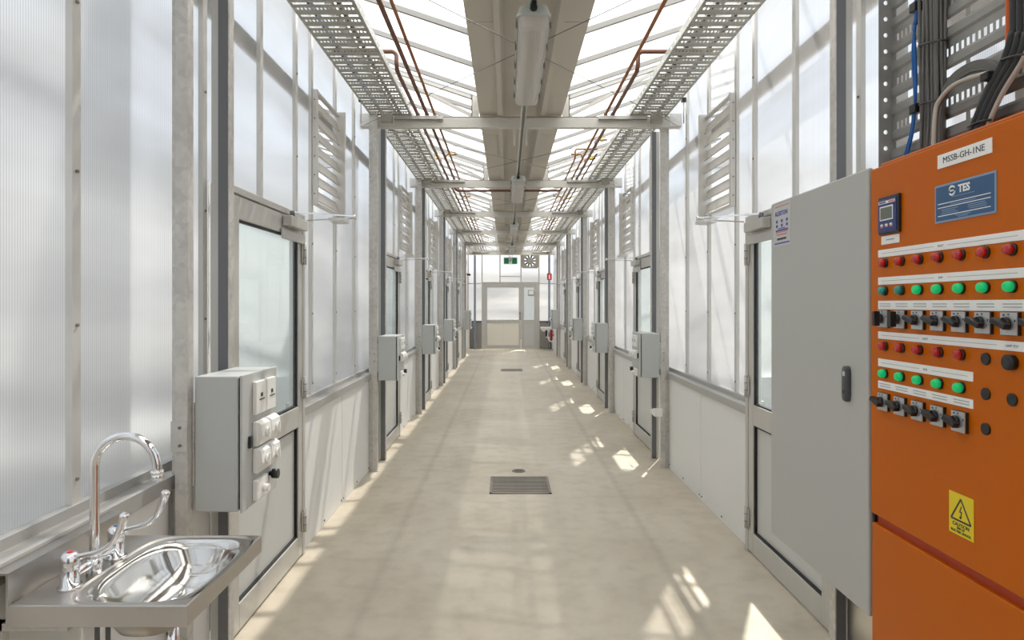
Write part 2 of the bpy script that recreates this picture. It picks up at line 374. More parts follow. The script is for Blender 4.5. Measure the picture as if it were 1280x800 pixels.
def side_wall(side):
    PO, CO = SPOST[side], SCOL[side]
    c = SIDE[side]; s = c['s']; px = c['poly']; pf = c['panel']; df = c['door']
    U = lambda u: px + s*u            # u metres from the glazing plane into the corridor
    gap = abs(pf-px)
    # door openings
    doors = [(p+.14, p+1.28) for p in PO[:5]]
    lows = [(BACK, 0.9), (0.9, CO[0]), (CO[0]+.03, PO[0]-.0)]
    for i, p in enumerate(PO):
        e = CO[i+1] if i+1 < len(CO) else END
        a = doors[i][1]+.012 if i < 5 else p+.07
        mid = (a+e)/2; lows += [(a, mid), (mid, e)]
        if i+1 < len(CO): lows += [(e+.03, PO[i+1])]
    mb = MB()
    segs = [(BACK, PO[0])] + [(doors[i][1]+.01, PO[i+1]) for i in range(5)] + [(PO[5]+.06, END)]
    for a, b in segs:
        mb.box(U(-.02), U(gap+.012), a, b, SILL-.012, SILL+.006)
        mb.box(U(gap), U(gap+.016), a, b, SILL-.045, SILL+.010)
        mb.box(U(-.02), U(.03), a, b, SILL+.006, SILL+.04)
    mb.box(U(-.03), U(.05), BACK, END, TOP, TOP+.06)
    root = mb.build('wall_'+side, 'sill', origin=(px, 0, 0)); struct(root, f'{side} corridor wall of glazed sheets over white lower panels')
    # lower white panels
    for a, b in lows:
        o = MB().box(U(gap-.05), U(gap), a+.0045, b-.0045, 0.0, SILL-.045).build('lower_panel', 'panel', root, 0.002, segs=1)
        if b-a > .6:
            n = max(2, int((b-a)/.45))
            for k in range(n+1):
                y = a+.03+(b-a-.06)*k/n
                MB().box(U(gap), U(gap+.006), y-.006, y+.006, .03, .042).build('screw', 'gdark', o)
    # mullions
    ms = [BACK+.1+.64*k for k in range(7)] + [1.46, 2.10]
    ms = [m for m in ms if m < 1.2 or m in (1.46, 2.10)]
    ms = [-3.2, -2.55, -1.9, -1.25, -.6, .05, .75, 1.43, 2.08]
    vents = []
    full = list(ms); over = []
    for i, p in enumerate(PO):
        e = CO[i+1] if i+1 < len(CO) else END
        full.append(p+.085)
        if i < 5:
            over += [p+.77]; full += [p+1.38, p+1.72, p+2.36]; vents.append((p+1.745, p+2.335))
            if p+3.0 < e-.15: full.append(p+3.0)
        else: full += [p+.7, p+1.34, p+1.98, p+2.62]
    mfull = MB().box(-.0, s*.022, -.021, .021, SILL+.005, TOP).mesh('mullion', 'white_alu')
    mover = MB().box(-.0, s*.022, -.021, .021, 2.20, TOP).mesh('mullion_over_door', 'white_alu')
    bolt = MB().cyl((s*.022,0,0), (s*.028,0,0), .006, 6).mesh('bolt', 'gdark')
    bolts = [1.05, 1.55, 2.05, 2.6, 3.15]
    for y in full:
        o = put('mullion', mfull, (px, y, 0), root)
        if y < 9:
            for z in bolts: put('bolt', bolt, (px, y, z), o)
    for y in over: put('mullion', mover, (px, y, 0), root)
    # glazing sheets
    edges = sorted([(y, 0) for y in full] + [(y, 1) for y in over] + [(BACK, 0), (END, 0)])
    cache = {}
    for (a, ka), (b, kb) in zip(edges, edges[1:]):
        mid = (a+b)/2; ln = b-a
        if ln < .02: continue
        z0 = SILL+.03
        for d0, d1 in doors:
            if d0-.2 < mid < d1: z0 = 2.20
        spans = [(z0, TOP)]
        for v0, v1 in vents:
            if v0 < mid < v1: spans = [(z0, 2.30), (3.19, TOP)]
        for q0, q1 in spans:
            key = (round(ln, 3), q0, q1)
            if key not in cache: cache[key] = sheet_mesh(side, ln-.004, q0, q1)
            put('glazing_sheet', cache[key], (px-s*.008, mid, 0), root)
            if q0 == 3.19 and side == 'right': cache[key].materials[0] = M['thin_sheet']
    # rail behind the glazing
    MB().box(U(-.10), U(-.05), BACK, END, 3.03, 3.13).build('eave_rail', 'galv', root)
    for a, b in segs: MB().box(U(gap-.056), U(gap-.052), a, b, 0.0, SILL-.045).build('panel_backing', 'steel_grey', root)
    # galvanised columns and grey posts
    for y in CO:
        o = MB().box(U(gap+.035), U(gap+.085), y-.025, y+.025, 0.006, 3.50).box(U(gap+.0), U(gap+.035), y+(.02 if y < 3 else -.01), y+.025, 0.006, 3.5).build('galvanised_column', 'galv', root, 0.003)
        MB().box(U(gap+.02), U(gap+.10), y-.045, y+.045, 0.0, .007).build('base_plate', 'galv', o)
        q = MB().box(U(gap+.022), U(gap+.086), y-.031, y-.026, 1.04, 1.16).build('fixing_plate', 'galv', o)
        for z in (1.065, 1.135): MB().cyl((U(gap+.058), y-.031, z), (U(gap+.058), y-.036, z), .006, 8).build('bolt', 'steel_grey', q)
    for y in PO:
        o = MB().box(U(gap+.035), U(gap+.08), y, y+.045, 0.004, 3.42).build('grey_post', 'steel_grey', root, 0.002, segs=1)
        MB().box(U(gap+.0805), U(gap+.086), y-.001, y+.05, 0.004, 3.42).build('cover_strip', 'galv', o)
        MB().box(U(gap), U(gap+.0345), y+.012, y+.04, 0.004, 3.42).build('post_web', 'alu', o)
    return root, doors, vents
WL = {sd_: side_wall(sd_) for sd_ in ('left', 'right')}
# stainless flashing below the grey cabinet, right wall
MB().box(1.560, 1.598, 2.60, 2.93, 0.0, .90).build('flashing_plate', 'stainless', WL['right'][0])

# ------------------------------------------------------------------ doors
def door(n, side, y0, y1, label):
    c = SIDE[side]; s = c['s']; df = c['door']
    U = lambda u: df + s*u       # u<0 is into the wall
    H = 2.19; fw = .045
    fr = MB().box(U(-.09), U(0), y0, y0+fw, 0, H).box(U(-.09), U(0), y1-fw, y1, 0, H).box(U(-.09), U(0), y0+fw, y1-fw, 2.155, H)
    fr = fr.build(f'door_{n}', 'alu', origin=(df, (y0+y1)/2, 0), bevel=.003, segs=1); struct(fr, label)
    a, b = y0+fw+.004, y1-fw-.004
    st = .075; gt, gb = 2.035, .97
    lf = MB()
    lf.box(U(-.05), U(-.004), a, a+st, .012, 2.148).box(U(-.05), U(-.004), b-st, b, .012, 2.148)
    lf.box(U(-.05), U(-.004), a+st, b-st, gt, 2.148).box(U(-.05), U(-.004), a+st, b-st, .84, gb).box(U(-.05), U(-.004), a+st, b-st, .012, .145)
    leaf = lf.build('leaf_frame', 'alu', fr, .003, segs=1)
    gk = MB()
    for z0, z1 in ((gb, gt), (.145, .84)):
        for q in ((a+st, a+st+.012, z0, z1), (b-st-.012, b-st, z0, z1), (a+st, b-st, z0, z0+.01), (a+st, b-st, z1-.01, z1)):
            gk.box(U(-.035), U(-.012), q[0], q[1], q[2], q[3])
    gk.build('gasket', 'rubber', leaf)
    MB().box(U(-.030), U(-.024), a+st+.006, b-st-.006, gb+.006, gt-.006).build('glass_pane', 'glass', leaf)
    MB().box(U(-.045), U(-.028), a+st+.006, b-st-.006, .151, .834).build('lower_infill', 'panel_grey', leaf)
    for z in (.155, 1.01, 1.87):
        h = MB().cyl((U(.012), y1-fw-.002, z), (U(.012), y1-fw-.002, z+.14), .011, 10).box(U(0), U(.006), y1-fw-.03, y1-.008, z+.01, z+.13).build('hinge', 'alu', fr)
        for zz in (z+.044, z+.092): MB().cyl((U(.012), y1-fw-.002, zz), (U(.012), y1-fw-.002, zz+.004), .0125, 10).build('knuckle_ring', 'steel_grey', h)
    if n % 5 != 1 or side == 'left':
        hd = MB().box(U(0), U(.008), a+.018, a+.055, .98, 1.16).tube([(U(.008), a+.036, 1.08), (U(.05), a+.036, 1.08), (U(.05), a+.13, 1.08)], .008, 8).build('handle', 'alu', leaf)
    # closer with its folded arm standing out into the corridor
    cb = MB().box(U(0), U(.055), y1-.42, y1-.12, 2.075, 2.138).box(U(0), U(.012), y1-.45, y1-.03, 2.0, 2.06).build('closer', 'alu', fr, .004, segs=1)
    arm = MB().bar((U(.03), y1-.34, 2.165), (U(.36), y1-.16, 2.165), .022, .008).build('closer_arm', 'chrome', cb)
    arm2 = MB().bar((U(.36), y1-.16, 2.153), (U(.03), y1-.05, 2.153), .016, .008).cyl((U(.36), y1-.16, 2.145), (U(.36), y1-.16, 2.175), .012, 10).build('closer_link', 'chrome', cb)
    MB().cyl((U(.03), y1-.34, 2.138), (U(.03), y1-.34, 2.172), .015, 10).build('spindle', 'steel_grey', cb)
M['panel_grey'] = P('door_infill', (0.60, 0.605, 0.585), 0.35, 0.05, 0.02, 2)
k = 1
for side in ('left', 'right'):
    for i, (y0, y1) in enumerate(WL[side][1]):
        door(k, side, y0, y1, f'{ORD[i]} aluminium half glazed door in the {side} wall'); k += 1

# ------------------------------------------------------------------ louvre vents
def vent(side, i, y0, y1):
    c = SIDE[side]; s = c['s']; px = c['poly']; U = lambda u: px + s*u
    lab = (f'{ORD[i]} louvred metal vent high on the {side} wall' + (' beside the closest door' if i == 0 else ''))
    t = thing('louvre_vent', lab, 'vent', (px, (y0+y1)/2, 2.33), f'louvre vents along the {side} wall')
    z0, z1 = 2.33, 3.16
    MB().box(U(.023), U(.060), y0-.035, y0, z0, z1).box(U(.023), U(.10), y1, y1+.03, z0-.06, z1+.02).box(U(.023), U(.055), y0, y1, z0, z0+.02).box(U(.023), U(.055), y0, y1, z1-.02, z1).build('frame', 'louvre', t, .002, segs=1)
    bl = MB()
    n = 7
    hh = (z1-z0-.06)/n
    pr = [U(.058), U(.115)]
    me = MB().prism([(s*.020, y0+.002-(y0+y1)/2, hh*.80), (s*.024, y0+.002-(y0+y1)/2, hh*.80), (s*.050, y0+.002-(y0+y1)/2, hh*.05), (s*.060, y0+.002-(y0+y1)/2, hh*.07), (s*.060, y0+.002-(y0+y1)/2, 0.0), (s*.046, y0+.002-(y0+y1)/2, 0)], None, (0, y1-y0-.004, 0)).mesh('louvre_blade', 'louvre')
    for j in range(n): put('blade', me, (px, (y0+y1)/2, z0+.03+j*hh), t)
    b = MB().box(U(.02), U(.14), y1-.20, y1-.02, z0-.062, z0-.035).cyl((U(.05), y1-.12, z0-.035), (U(.05), y1-.12, z0-.001), .014, 10).build('actuator_bracket', 'louvre', t)
    bm_ = MB().cyl((0,0,0), (0,-.004,0), .006, 6).mesh('vent_bolt', 'gdark')
    for z in range(6): put('bolt', bm_, (U(.042), y0-.035, z0+.08+z*.135), t)
for side in ('left', 'right'):
    for i, (y0, y1) in enumerate(WL[side][2]): vent(side, i, y0, y1)

# ------------------------------------------------------------------ ceiling: gutter, beams, rafters, glazing
CX = 0.135
GZ = 3.47
gx = [CX-.402, CX-.225, CX-.165, CX+.19, CX+.245, CX+.405]
prof = [(gx[0], GZ+.17), (gx[0], GZ), (gx[1], GZ), (gx[2], GZ+.10), (gx[3], GZ+.10), (gx[4], GZ), (gx[5], GZ), (gx[5], GZ+.17)]
prof2 = [(x, z+.012) for x, z in prof[::-1]]
prof2 = [(gx[5]-.006, GZ+.17), (gx[5]-.006, GZ+.008), (gx[4]+.004, GZ+.008), (gx[3]+.004, GZ+.108), (gx[2]-.004, GZ+.108), (gx[1]-.004, GZ+.008), (gx[0]+.006, GZ+.008), (gx[0]+.006, GZ+.17)]
loop = prof + prof2
mb = MB(); n = len(loop)
mb.v += [(x, BACK, z) for x, z in loop] + [(x, END, z) for x, z in loop]
for i in range(n): j = (i+1) % n; mb.face((i, j, n+j, n+i))
for i in range(7):                       # end caps as quads between the two skins
    a, b, c_, d = i, i+1, 2*8-2-i, 2*8-1-i
    mb.face((a, b, c_, d)); mb.face((n+a, n+d, n+c_, n+b))
ceiling = mb.build('ceiling', 'gutter', origin=(CX, 0, GZ)); struct(ceiling, 'central box gutter with sloping glazed roof on both sides')
for y in [-1.0, .8, 2.4, 4.2, 7.0, 9.9, 12.8, 15.7, 18.6, 21.5]:
    MB().box(gx[0]+.002, gx[1], y, y+.004, GZ-.003, GZ).box(gx[4], gx[5]-.002, y, y+.004, GZ-.003, GZ).build('gutter_joint', 'gutter', ceiling)
for x0, x1 in ((gx[1]+.002, gx[1]+.045), (gx[4]-.05, gx[4]-.002)):
    MB().box(x0, x1, BACK, END, GZ-.022, GZ+.03).build('gutter_runner', 'gutter', ceiling)
SL = 0.335
def roof_z(x): return 3.605 + SL*(abs(x-CX)-.40)
BEAMS = [-.67, 2.53] + COLS[1:] + [22.6]
for y in BEAMS:
    yb = y
    b = MB().box(-1.455, 1.725, yb-.035, yb-.029, 3.345, 3.44).box(-1.455, 1.725, yb-.035, yb+.03, 3.337, 3.345).box(-1.455, 1.725, yb-.035, yb+.03, 3.435, 3.443)
    b.build('cross_beam', 'beam', ceiling)
    for s in (-1, 1):
        xo = CX + s*.405
        MB().box(xo, xo+s*.075, yb-.03, yb-.022, 3.443, 3.66).box(xo+s*.067, xo+s*.075, yb-.03, yb+.03, 3.443, 3.66).build('stub_plate', 'beam', ceiling)
        MB().bar((xo+s*.05, yb, roof_z(xo+s*.05)+.03), (CX+s*4.0, yb, roof_z(CX+s*4.0)+.03), .05, .075).build('rafter', 'alu', ceiling)
        MB().bar((xo+s*.06, yb, 3.455), (CX+s*1.35, yb, roof_z(CX+s*1.35)-.02), .03, .03).build('rafter_strut', 'alu', ceiling)
        x0, x1 = (-1.09, -.62) if s < 0 else (.89, 1.36)
        MB().box(x0, x1, yb-.08, yb-.037, 3.40, 3.405).box(x0, x1, yb-.08, yb-.076, 3.40, 3.44).box(x0, x1, yb-.041, yb-.037, 3.40, 3.44).build('strut_channel', 'alu', ceiling)
        x0, x1 = (-1.21, -1.10) if s < 0 else (1.385, 1.50)
        MB().box(x0, x1, yb-.13, yb-.082, 3.362, 3.47).build('tray_bracket', 'bracket_tan', ceiling, .004, segs=1)
        xe = -1.455 if s < 0 else 1.725
        MB().box(xe, xe-s*.14, yb-.042, yb-.036, 3.345, 3.47).build('end_plate', 'white_alu', ceiling)
    for xx in (CX-.07, CX+.045):
        MB().box(xx, xx+.022, yb-.025, yb+.02, 3.165, 3.343).build('strut_hanger', 'beam', ceiling)
# brace wires and turnbuckles
for y0, y1 in zip(BEAMS, BEAMS[1:]):
    for s in (-1, 1):
        xa, xb = (-1.42, 1.69) if s < 0 else (1.69, -1.42)
        wv = MB().tube([(xa, y1-.05, 3.34), (xb, y0+.05, 3.40)], .003, 5).build('brace_wire', 'steel_grey', ceiling)
        d = (Vector((xb, y0, 3.40)) - Vector((xa, y1-.05, 3.34))).normalized(); p = Vector((xa, y1-.05, 3.34))
        MB().tube([p+d*.03, p+d*.06, p+d*.16, p+d*.19], [.004, .012, .012, .004], 8).build('turnbuckle', 'galv', wv)
# glazing bars and panes
bar_y = []
y = 6.27-.30-.64*14
while y < END-.1: bar_y.append(y); y += .64
for s in (-1, 1):
    xa, xb = CX+s*.39, CX+s*4.0
    bme = MB().bar((xa-CX, 0, roof_z(xa)), (xb-CX, 0, roof_z(xb)), .03, .038).mesh('glazing_bar', 'bar')
    for y in bar_y: put('glazing_bar', bme, (CX, y, 0), ceiling)
    d = Vector((xb-xa, 0, roof_z(xb)-roof_z(xa))).normalized(); up = Vector((-d.z*s, 0, d.x*s))
    def pane(mat, x0, x1):
        a = Vector((x0-CX, 0, roof_z(x0))) + up*.03; b = Vector((x1-CX, 0, roof_z(x1))) + up*.03
        me = MB().obox((a+b)/2, (b-a)/2, (0, .318, 0), up*.003, 1).mesh('roof_pane', [mat, 'clear'])
        for p in me.polygons:
            if p.normal.dot(up) < -.9: p.material_index = 0
        return me
    xw = CX+s*1.52
    soft, clr = pane('roof_soft' if s > 0 else 'roof_soft2', xa, xw), pane('roof_clear', xw, xb)
    for i, y in enumerate(bar_y[:-1]):
        put('roof_pane', soft, (CX, y+.32, 0), ceiling); put('roof_pane', clr, (CX, y+.32, 0), ceiling)

# ------------------------------------------------------------------ end wall and rear wall
EPX = END/800
E = lambda x, y: ((x-633.5)*EPX, CAM_H-(y-379.5)*EPX)
def ebox(mb, x0, x1, y0, y1, d0, d1, **kw):
    a, b = E(x0, y0), E(x1, y1); mb.box(a[0], b[0], END-d1, END-d0, a[1], b[1], **kw); return mb
mb = MB()
for x in (602.6, 673.6): ebox(mb, x-.7, x+.7, 300, 354, 0, .06)
for x in (625, 651.2): ebox(mb, x-.7, x+.7, 314, 354, 0, .06)
ebox(mb, 584, 694, 312.5, 315.2, 0, .08); ebox(mb, 602, 674.5, 352.6, 354, 0, .07); ebox(mb, 625, 651, 345, 346, 0, .05)
ebox(mb, 584.6, 602, 353.8, 354.8, 0, .05); ebox(mb, 674, 693.4, 353.8, 354.8, 0, .05)
ebox(mb, 584.6, 586, 300, 436, 0, .05); ebox(mb, 692, 693.4, 300, 436, 0, .05)
wb = mb.build('wall_end', 'alu', origin=(CX, END, 0)); struct(wb, 'glazed end wall closing the corridor around the double door')
for x0, x1, y0, y1 in ((585.5, 602, 315, 354), (585.5, 602, 355, 401), (603, 624.5, 315, 353), (625.6, 650.6, 315, 345), (625.6, 650.6, 346, 353), (651.8, 673, 336, 353), (674, 692.5, 315, 354), (674, 692.5, 355, 401), (585.5, 602, 290, 312), (603, 673, 296, 312), (674, 692.5, 290, 312)):
    a, b = E(x0, y0), E(x1, y1)
    MB().box(a[0], b[0], END+.010, END+.020, a[1], b[1], 1, {'-y': 0}).build('glazing_sheet', ['poly', 'clear'], wb)
for x0, x1 in ((585, 602), (674, 693)):
    a0, a1 = E(x0, 402)[0], E(x1, 402)[0]; zt = E(0, 402)[1]
    MB().box(a0, a1, END-.07, END, zt-.03, zt+.03).build('sill', 'steel_grey', wb)
    rows = 5; h = (zt-.035)/rows
    for r in range(rows):
        xs = [a0, (a0+a1)/2 + (.12 if r % 2 else -.1), a1]
        for q0, q1 in zip(xs, xs[1:]):
            MB().box(q0+.004, q1-.004, END-.05+.004*(r % 2), END, r*h+.004, (r+1)*h-.004).build('block', 'block', wb)
    MB().box(a0, a1, END-.035, END+.01, 0, zt-.03).build('mortar', 'block', wb)
for xc, lab in ((593.8, 'l'), (686.2, 'r')):
    x = E(xc, 0)[0]
    MB().box(x-.038, x+.038, END-.17, END-.09, 0, E(0, 314)[1]).build('blue_grey_post', 'blue_grey', wb, .004, segs=1)
    MB().box(x-.2, x+.2, END-.2, END-.06, E(0, 315)[1], E(0, 312)[1]).build('post_cap_beam', 'beam', wb)

# double door in the end wall
mb = MB()
ebox(mb, 602.3, 607.2, 354, 436.0, .0, .07); ebox(mb, 669.8, 674.4, 354, 436, .0, .07); ebox(mb, 607.2, 669.8, 354, 357.2, 0, .07)
d = mb.build('door_11', 'alu', origin=(*[E(638, 0)[0]], END, 0), bevel=.004, segs=1); struct(d, 'double aluminium door at the far end of the corridor')
def leaf(x0, x1, gx0, gx1, panes_low, nm):
    m_ = MB(); D = dict(d0=.015, d1=.055)
    ebox(m_, x0, gx0, 357.4, 435.6, **D); ebox(m_, gx1, x1, 357.4, 435.6, **D)
    ebox(m_, gx0, gx1, 357.4, 359, **D); ebox(m_, gx0, gx1, 399.5, 403.8, **D); ebox(m_, gx0, gx1, 431.3, 435.6, **D)
    l = m_.build('leaf_frame', 'alu', d, .004, segs=1)
    a, b = E(gx0, 359), E(gx1, 399.5)
    MB().box(a[0]+.005, b[0]-.005, END-.035, END-.025, a[1]-.005, b[1]+.005, 1, {'-y': 0}).build('glass_pane', [nm, 'clear'], l)
    for q0, q1, mt in panes_low:
        a, b = E(q0, 403.8), E(q1, 431.3)
        MB().box(a[0]+.003, b[0]-.003, END-.035, END-.02, a[1]+.01, b[1]-.01).build('lower_board', mt, l, .003, segs=1)
    return l
l1 = leaf(607.4, 651, 609, 648.6, [(609, 628.6, 'beige'), (628.6, 648.6, 'beige')], 'poly')
l2 = leaf(651.4, 669.6, 655, 667.6, [(655, 667.6, 'panel_grey')], 'glass')
x, z = E(650, 395)
MB().box(x-.02, x+.02, END-.062, END-.055, z-.14, z+.14).tube([(x, END-.06, z), (x, END-.11, z), (x-.14, END-.11, z)], .012, 8).build('handle', 'chrome', l1)
for yy in (365, 385, 420):
    xx, z = E(669.7, yy); MB().cyl((xx, END-.08, z-.06), (xx, END-.08, z+.06), .014, 8).build('hinge', 'alu', d)
M['rear'] = P('added_rear_wall_grey', (0.30, 0.29, 0.275), 0.7, 0, 0.08, 2)
wr = MB().box(-1.5, -.5, BACK-.2, BACK, 0, 4.3).box(.8, 1.8, BACK-.2, BACK, 0, 4.3).box(-.5, .8, BACK-.2, BACK, 2.2, 4.3).build('wall_rear', 'rear', origin=(CX, BACK, 0)); struct(wr, 'added unseen grey wall behind the camera that darkens reflections')  # unseen wall and door added to dim the near end and its reflections
dd = MB().box(-.5, .8, BACK-.16, BACK-.10, 0, 2.2).build('door_12', 'steel_grey', origin=(CX, BACK-.13, 0)); struct(dd, 'added unseen dark grey door behind the camera')
o = MB().box(-14, 14, END+8, END+8.2, 0, 3.1).build('wall_outside', 'bench', origin=(0, END+8, 0)); struct(o, 'pale building beyond the end wall')
# ------------------------------------------------------------------ rooms beyond the glazing
for s, xf in ((-1, -7.2), (1, 7.5)):
    mb = MB().box(xf-.03, xf+.03, BACK, END, 0, .9).box(xf-.03, xf+.03, BACK, END, 3.0, 3.1)
    o = mb.build('wall_room_left' if s < 0 else 'wall_room_right', 'panel', origin=(xf, 0, 0)); struct(o, 'outer wall of the growing rooms beyond the ' + ('left' if s < 0 else 'right') + ' glazing')
    me = MB().box(-.03, .03, -.03, .03, .9, 3.0).mesh('room_mullion', 'white_alu')
    kf = '+x' if s < 0 else '-x'
    sh = MB().box(-.005, .005, -.62, .62, .9, 3.0, 1, {kf: 0}).mesh('room_sheet', ['poly', 'clear'])
    y = BACK+.65
    while y < END: put('mullion', me, (xf, y+.65, 0), o); put('glazing_sheet', sh, (xf, y, 0), o); y += 1.3
    xi = -1.52 if s < 0 else 1.79
    for yc in COLS:
        p = MB().box(xi, xf, yc-.02, yc+.02, 0, .9).box(xi, xf, yc-.02, yc+.02, 2.95, 3.05).build('wall_partition', 'panel', origin=((xi+xf)/2, yc, 0)); struct(p)
        for q in range(4):
            a = xi+(xf-xi)*q/4; b = xi+(xf-xi)*(q+1)/4
            MB().box(a, b, yc-.005, yc+.005, .9, 2.95, 1, {'-y': 0}).build('glazing_sheet', ['poly', 'clear'], p)
            MB().box(b-.025, b+.025, yc-.03, yc+.03, .9, 2.95).build('mullion', 'white_alu', p)
    for i, yc in enumerate(COLS[:3]):
        w_ = 'left' if s < 0 else 'right'
        x0, x1 = (-2.6, -5.8) if s < 0 else (2.9, 6.1)
        y0, y1 = yc+.9, yc+2.5
        t = thing('growing_bench', f'pale growing bench seen through the {ORD[i]} door on the {w_}', 'bench', ((x0+x1)/2, (y0+y1)/2, 0), 'growing benches')
        MB().box(x0, x1, y0, y1, .72, .78).build('bench_top', 'bench', t)
        for a in (x0, x1):
            for b in (y0+.1, y1-.1): MB().box(a-.03, a+.03, b-.03, b+.03, -.02, .72).build('leg', 'alu', t)

# ------------------------------------------------------------------ cable trays
def tray_bm(a0, a1, b0, b1, place, n_long=3):
    """perforated base from a0..a1 along the run and b0..b1 across; place(a,b,h) -> point"""
    mb = MB(); per = .1667
    def quad(q):
        b = len(mb.v); mb.v += [place(*p) for p in q]; mb.face(range(b, b+4))
    W = b1-b0; k = math.floor(a0/per)
    while k*per < a1:
        o = k*per; k += 1
        def strip(u0, u1, h0, h1):
            u0, u1 = max(a0, o+u0), min(a1, o+u1)
            if u1 > u0: quad([(u0, b0, h0), (u1, b0, h1), (u1, b1, h1), (u0, b1, h0)])
        for u, h0, h1 in ((0, 0, .006), (.010, .006, .006), (.034, .006, 0)):
            strip(u, {0: .010, .010: .034, .034: .044}[u], h0, h1)
        for u, h0, h1 in ((.070, 0, .006), (.080, .006, .006), (.104, .006, 0)):
            strip(u, {.070: .080, .080: .104, .104: .114}[u], h0, h1)
        strip(.140, .1667, 0, 0)
        def row(u0, u1, cells):
            u0, u1 = max(a0, o+u0), min(a1, o+u1)
            if u1 <= u0: return
            for c0, c1 in cells: quad([(u0, c0, 0), (u1, c0, 0), (u1, c1, 0), (u0, c1, 0)])
        m = .022; sl = (W-2*m-.02*(n_long-1))/n_long; cells = [(b0, b0+m)]; x = b0+m
        for i in range(n_long):
            x += sl; cells.append((x, x+(.02 if i < n_long-1 else m))); x += .02
        row(.044, .070, cells)
        nh = int((W-.04)/.024); pt = (W-.04)/nh; cells = [(b0, b0+.02+pt*.25)]
        for i in range(nh): cells.append((b0+.02+pt*(i+.75), b0+.02+pt*(i+1.25) if i < nh-1 else b1))
        row(.114, .140, cells)
    return mb
def flange_bm(a0, a1, h0, h1, place, pitch=.061, r=.0085):
    mb = MB(); n = int((a1-a0)/pitch); p = (a1-a0)/n
    for i in range(n):
        ac, hc = a0+(i+.5)*p, (h0+h1)/2; b = len(mb.v)
        for k in range(8):
            an = PI/4*k; mb.v.append(place(ac+r*math.cos(an), hc+r*math.sin(an)))
        hp, hh = p/2, (h1-h0)/2
        for dx, dy in ((hp,0),(hp,hh),(0,hh),(-hp,hh),(-hp,0),(-hp,-hh),(0,-hh),(hp,-hh)): mb.v.append(place(ac+dx, hc+dy))
        for k in range(8): j = (k+1) % 8; mb.face((b+k, b+j, b+8+j, b+8+k))
    return mb
TZ = 3.445
for side, x0, x1 in (('left', -1.325, -.92), ('right', 1.19, 1.56)):
    t = thing('cable_tray', f'perforated galvanised cable tray running along the ceiling beside the {side} wall', 'cable tray', ((x0+x1)/2, 10, TZ), 'ceiling cable trays')
    ends = [-1.5] + BEAMS[1:]
    for a, b in zip(ends, ends[1:]):
        sec = tray_bm(a, b-.004, x0, x1, lambda p, q, h: (q, p, TZ+h)).build('tray_section', 'galv_tray', t, recalc=False)
        for xx in (x0, x1):
            flange_bm(a, b-.004, 0, .055, lambda p, h, xx=xx: (xx, p, TZ+h), .12).build('side_flange', 'galv_tray', sec, recalc=False)
    cab = [('black_cable', .012, 'black'), ('grey_cable', .010, 'grey'), ('blue_cable', .006, 'blue'), ('black_cable', .014, 'thick black'), ('brown_cable', .009, 'brown'), ('grey_cable', .012, 'dark grey')]
    for i, (mt, r, nm) in enumerate(cab):
        xx = x0+.05+(x1-x0-.1)*((i*3+1) % 6)/5
        pts = [(xx+.005*math.sin(i*2+y*.9)+.003*math.sin(y*2.3+i), y, TZ+.008+r) for y in [-1.3+.4*q for q in range(59)]]
        tag(MB().tube(pts, r, 6).build('tray_cable', mt, origin=(xx, 10, TZ+.01)), f'{nm} cable lying in the cable tray along the {side} wall', 'cable', f'cables in the {side} ceiling tray')

# ------------------------------------------------------------------ light rail and fluorescent fittings
t = thing('strut_rail', 'long metal strut rail hung below the gutter carrying the lights', 'rail', (CX, 10, 3.12))
MB().box(CX-.0205, CX+.0205, .5, 17.6, 3.160, 3.164).box(CX-.0205, CX-.0175, .5, 17.6, 3.123, 3.162).box(CX+.0175, CX+.0205, .5, 17.6, 3.123, 3.162).box(CX-.0205, CX-.011, .5, 17.6, 3.121, 3.124).box(CX+.011, CX+.0205, .5, 17.6, 3.121, 3.124).build('channel', 'strut', t)
MB().box(CX-.017, CX+.017, .5, 17.6, 3.150, 3.159).build('channel_shadow_strip', 'bar', t)  # darker strip stands in for the shade inside the channel
def rounded_rect(cx, cy, hx, hy, r, z, n=5):
    pts = []
    for sx_, sy_, a0 in ((1,1,0),(-1,1,PI/2),(-1,-1,PI),(1,-1,3*PI/2)):
        for k in range(n+1):
            a = a0+PI/2*k/n; pts.append((cx+sx_*(hx-r)+r*math.cos(a), cy+sy_*(hy-r)+r*math.sin(a), z))
    return pts
